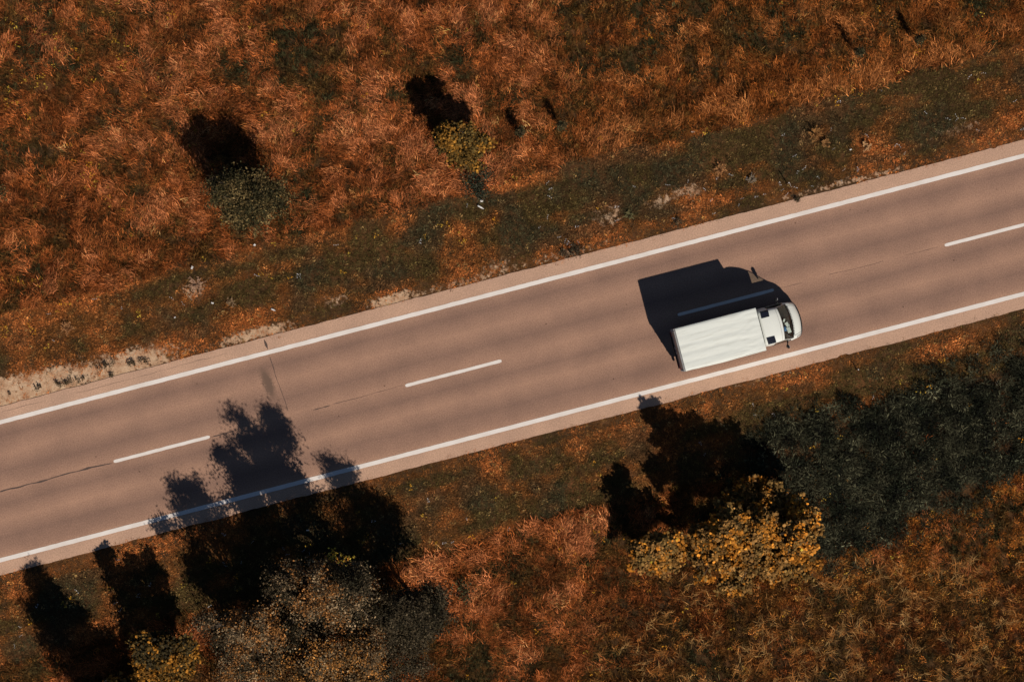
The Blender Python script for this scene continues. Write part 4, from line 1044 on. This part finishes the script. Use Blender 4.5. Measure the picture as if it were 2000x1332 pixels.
    # inside: floor, bulkhead, seats, dashboard, steering wheel
    mb = MB(); mb.box(3.0, 0, .62, 1.6, 1.8, .06); mb.box(2.25, 0, 1.5, .05, 1.7, 1.7); mb.build('cab_floor', M['dash'], T)
    v = []; ff = []
    for i in range(6):
        for j, yy in enumerate(np.linspace(-.88, .88, 13)):
            xx = 3.28 + .44 * i / 5 + .17 * (1 - yy ** 2) * i / 5
            v.append((xx, yy, 1.26 + .14 * math.sin(PI * min(1, i / 3.2)) * (.7 + .3 * math.cos(3 * yy)) + .06 * i / 5))
    for i in range(5):
        for j in range(12): ff.append((i * 13 + j, i * 13 + 13 + j, i * 13 + 14 + j, i * 13 + 1 + j))
    mesh_obj('dashboard', v, ff, M['dash'], T, True)
    mb = MB(); mb.box(3.32, 0, 1.0, .10, 1.7, .5, .03); mb.build('dashboard_front', M['dash'], T)
    for y0 in (.48, -.10, -.52):
        mb = MB(); mb.box(2.78, y0, .98, .5, .40, .16, .05); sh = mb.build('seat', M['seat'], T, True)
        mb = MB(); mb.box(2.47, y0, 1.42, .14, .42, .75, .05, Matrix.Rotation(-.15, 3, 'Y')); mb.box(2.40, y0, 1.90, .10, .24, .20, .04); mb.build('backrest', M['seat'], sh, True)
    ring = []; c = Vector((3.20, .48, 1.36)); nrm = Vector((-.62, 0, .78)); a_ = Vector((0, 1, 0)); b_ = nrm.cross(a_)
    ring = [c + (a_ * math.cos(w) + b_ * math.sin(w)) * .20 for w in np.linspace(0, 2 * PI, 25)]
    mb = MB(); mb.tube(ring, .014, 6, False); mb.tube([c, c - nrm * .25], .03, 6); mb.tube([c + a_ * .19, c - a_ * .19], .014, 5); mb.build('steering_wheel', M['black'], T, True)
    return T
TRUCK = make_truck()
def tl(x, y, z):      # truck-local point to world
    return (10.46 + x * math.cos(TA) - y * math.sin(TA), .07 + x * math.sin(TA) + y * math.cos(TA), z)
# papers and a blue cloth on the dashboard
def sheet(x, y, l, w, a, lab, k):
    o = MB().box(0, 0, 0, l, w, .006).add([(-l * .3, -w * .5, .012), (l * .4, -w * .45, .010), (l * .35, w * .4, .02), (-l * .3, w * .5, .012)], [(0, 1, 2, 3)]).build('paper_sheet', M['paper'])
    o.location = tl(x, y, 1.495); o.rotation_euler = (0, -.05, TA + a); tag(o, lab, 'paper', 'papers on the truck dashboard')
sheet(3.50, .10, .16, .09, R(60), 'small white paper on the dashboard nearest the driver', 0)
sheet(3.60, -.14, .16, .25, R(20), 'middle white paper sheet on the truck dashboard', 1)
sheet(3.62, -.43, .18, .30, R(8), 'largest white paper sheet, on the passenger side of the dashboard', 2)
v = []; f = []
rr_ = random.Random(3)
for i in range(7):
    for j in range(7):
        u, w = i / 6 - .5, j / 6 - .5; d = math.hypot(u, w)
        v.append((u * .20, w * .24, max(0, .075 * (1 - (d / .6) ** 2)) + rr_.uniform(0, .012)))
for i in range(6):
    for j in range(6): f.append((i * 7 + j, i * 7 + 7 + j, i * 7 + 8 + j, i * 7 + 1 + j))
o = mesh_obj('folded_cloth', v, f, M['blue'], None, True); o.location = tl(3.42, -.33, 1.45); o.rotation_euler = (0, 0, TA); tag(o, 'small blue cloth lying beside the papers on the dashboard', 'cloth')

# ------------------------------------------------------------------ driver: one skinned body, hair and shirt as children
def skin_figure():
    root = empty('person', tl(2.66, .48, 1.06), TA); tag(root, 'driver in a grey green shirt holding the steering wheel', 'person')
    J = {'pelvis': ((0, 0, .06), .14), 'waist': ((-.03, 0, .22), .13), 'chest': ((-.03, 0, .42), .155), 'neck0': ((-.01, 0, .56), .07), 'neck': ((.01, 0, .63), .055), 'head0': ((.02, 0, .70), .085), 'head': ((.03, 0, .78), .10), 'crown': ((.02, 0, .86), .07)}
    E = [('pelvis', 'waist'), ('waist', 'chest'), ('chest', 'neck0'), ('neck0', 'neck'), ('neck', 'head0'), ('head0', 'head'), ('head', 'crown')]
    J['nose'] = ((.135, 0, .755), .018); E.append(('head', 'nose'))
    for n_, sg in (('l', 1), ('r', -1)):
        J.update({n_ + 'sh': ((-.02, sg * .18, .50), .07), n_ + 'el': ((.20, sg * .25, .28), .048), n_ + 'wr': ((.43, sg * .19, .36), .033), n_ + 'pa': ((.50, sg * .175, .385), .035),
                  n_ + 'hip': ((.04, sg * .10, .04), .10), n_ + 'kn': ((.46, sg * .15, .06), .065), n_ + 'an': ((.55, sg * .15, -.30), .045), n_ + 'to': ((.70, sg * .15, -.36), .04), n_ + 'ear': ((.02, sg * .105, .765), .016)})
        E += [('chest', n_ + 'sh'), (n_ + 'sh', n_ + 'el'), (n_ + 'el', n_ + 'wr'), (n_ + 'wr', n_ + 'pa'), ('pelvis', n_ + 'hip'), (n_ + 'hip', n_ + 'kn'), (n_ + 'kn', n_ + 'an'), (n_ + 'an', n_ + 'to'), ('head', n_ + 'ear')]
        for q in range(4):
            a = J[n_ + 'pa'][0]; dz = .022 * (1.5 - q)
            J[f'{n_}f{q}a'] = ((a[0] + .035, a[1] + sg * .012, a[2] + dz), .010); J[f'{n_}f{q}b'] = ((a[0] + .055, a[1] - sg * .012, a[2] + dz - .004), .009); J[f'{n_}f{q}c'] = ((a[0] + .038, a[1] - sg * .034, a[2] + dz - .006), .008)
            E += [(n_ + 'pa', f'{n_}f{q}a'), (f'{n_}f{q}a', f'{n_}f{q}b'), (f'{n_}f{q}b', f'{n_}f{q}c')]
        J[n_ + 'tha'] = ((a[0] - .005, a[1] - sg * .035, a[2] + .03), .011); J[n_ + 'thb'] = ((a[0] + .02, a[1] - sg * .045, a[2] + .035), .009)
        E += [(n_ + 'pa', n_ + 'tha'), (n_ + 'tha', n_ + 'thb')]
    def grow(name, keys, edges, inflate, m, rootkey):
        ks = list(keys); ix = {k: i for i, k in enumerate(ks)}
        me = bpy.data.meshes.new(name); me.from_pydata([J[k][0] for k in ks], [(ix[a], ix[b]) for a, b in edges if a in ix and b in ix], []); me.update()
        o = bpy.data.objects.new(name, me); C.objects.link(o); o.parent = root
        o.modifiers.new('skin', 'SKIN')
        if not me.skin_vertices: me.skin_vertices.new() if hasattr(me.skin_vertices, 'new') else None
        if me.skin_vertices:
            for k in ks:
                sv = me.skin_vertices[0].data[ix[k]]; sv.radius = (J[k][1] + inflate, J[k][1] + inflate); sv.use_root = (k == rootkey)
        md = o.modifiers.new('sub', 'SUBSURF'); md.levels = 1; md.render_levels = 2
        me.materials.append(m); return o
    grow('body', J.keys(), E, 0, M['skin'], 'pelvis')
    grow('shirt', ['pelvis', 'waist', 'chest', 'neck0', 'lsh', 'lel', 'rsh', 'rel'], E, .014, M['shirt'], 'pelvis')
    grow('trousers', ['pelvis', 'lhip', 'lkn', 'lan', 'rhip', 'rkn', 'ran'], E, .012, M['seat'], 'pelvis')
    v = []; f = []
    for i in range(7):
        for k in range(14):
            th = (i / 6) * 1.75; a = 2 * PI * k / 14; rr = .112
            v.append((.015 + rr * math.sin(th) * math.cos(a) * 1.0 - .012, rr * .95 * math.sin(th) * math.sin(a), .80 + rr * 1.05 * math.cos(th) + (.05 * max(0, math.cos(a)) * (i / 6) ** 2 * 1.4)))
    for i in range(6):
        for k in range(14): f.append((i * 14 + k, i * 14 + 14 + k, i * 14 + 14 + (k + 1) % 14, i * 14 + (k + 1) % 14))
    mesh_obj('hair', v, f, M['hair'], root, True)
    for sg in (-1, 1):
        MB().tube([(.112, sg * .036, .785), (.124, sg * .036, .785)], [.014, .008], 8).build('eye', M['black'], root, True)
    MB().tube([(.118, -.028, .71), (.124, 0, .708), (.118, .028, .71)], .006, 5).build('mouth', M['red'], root, True)
skin_figure()
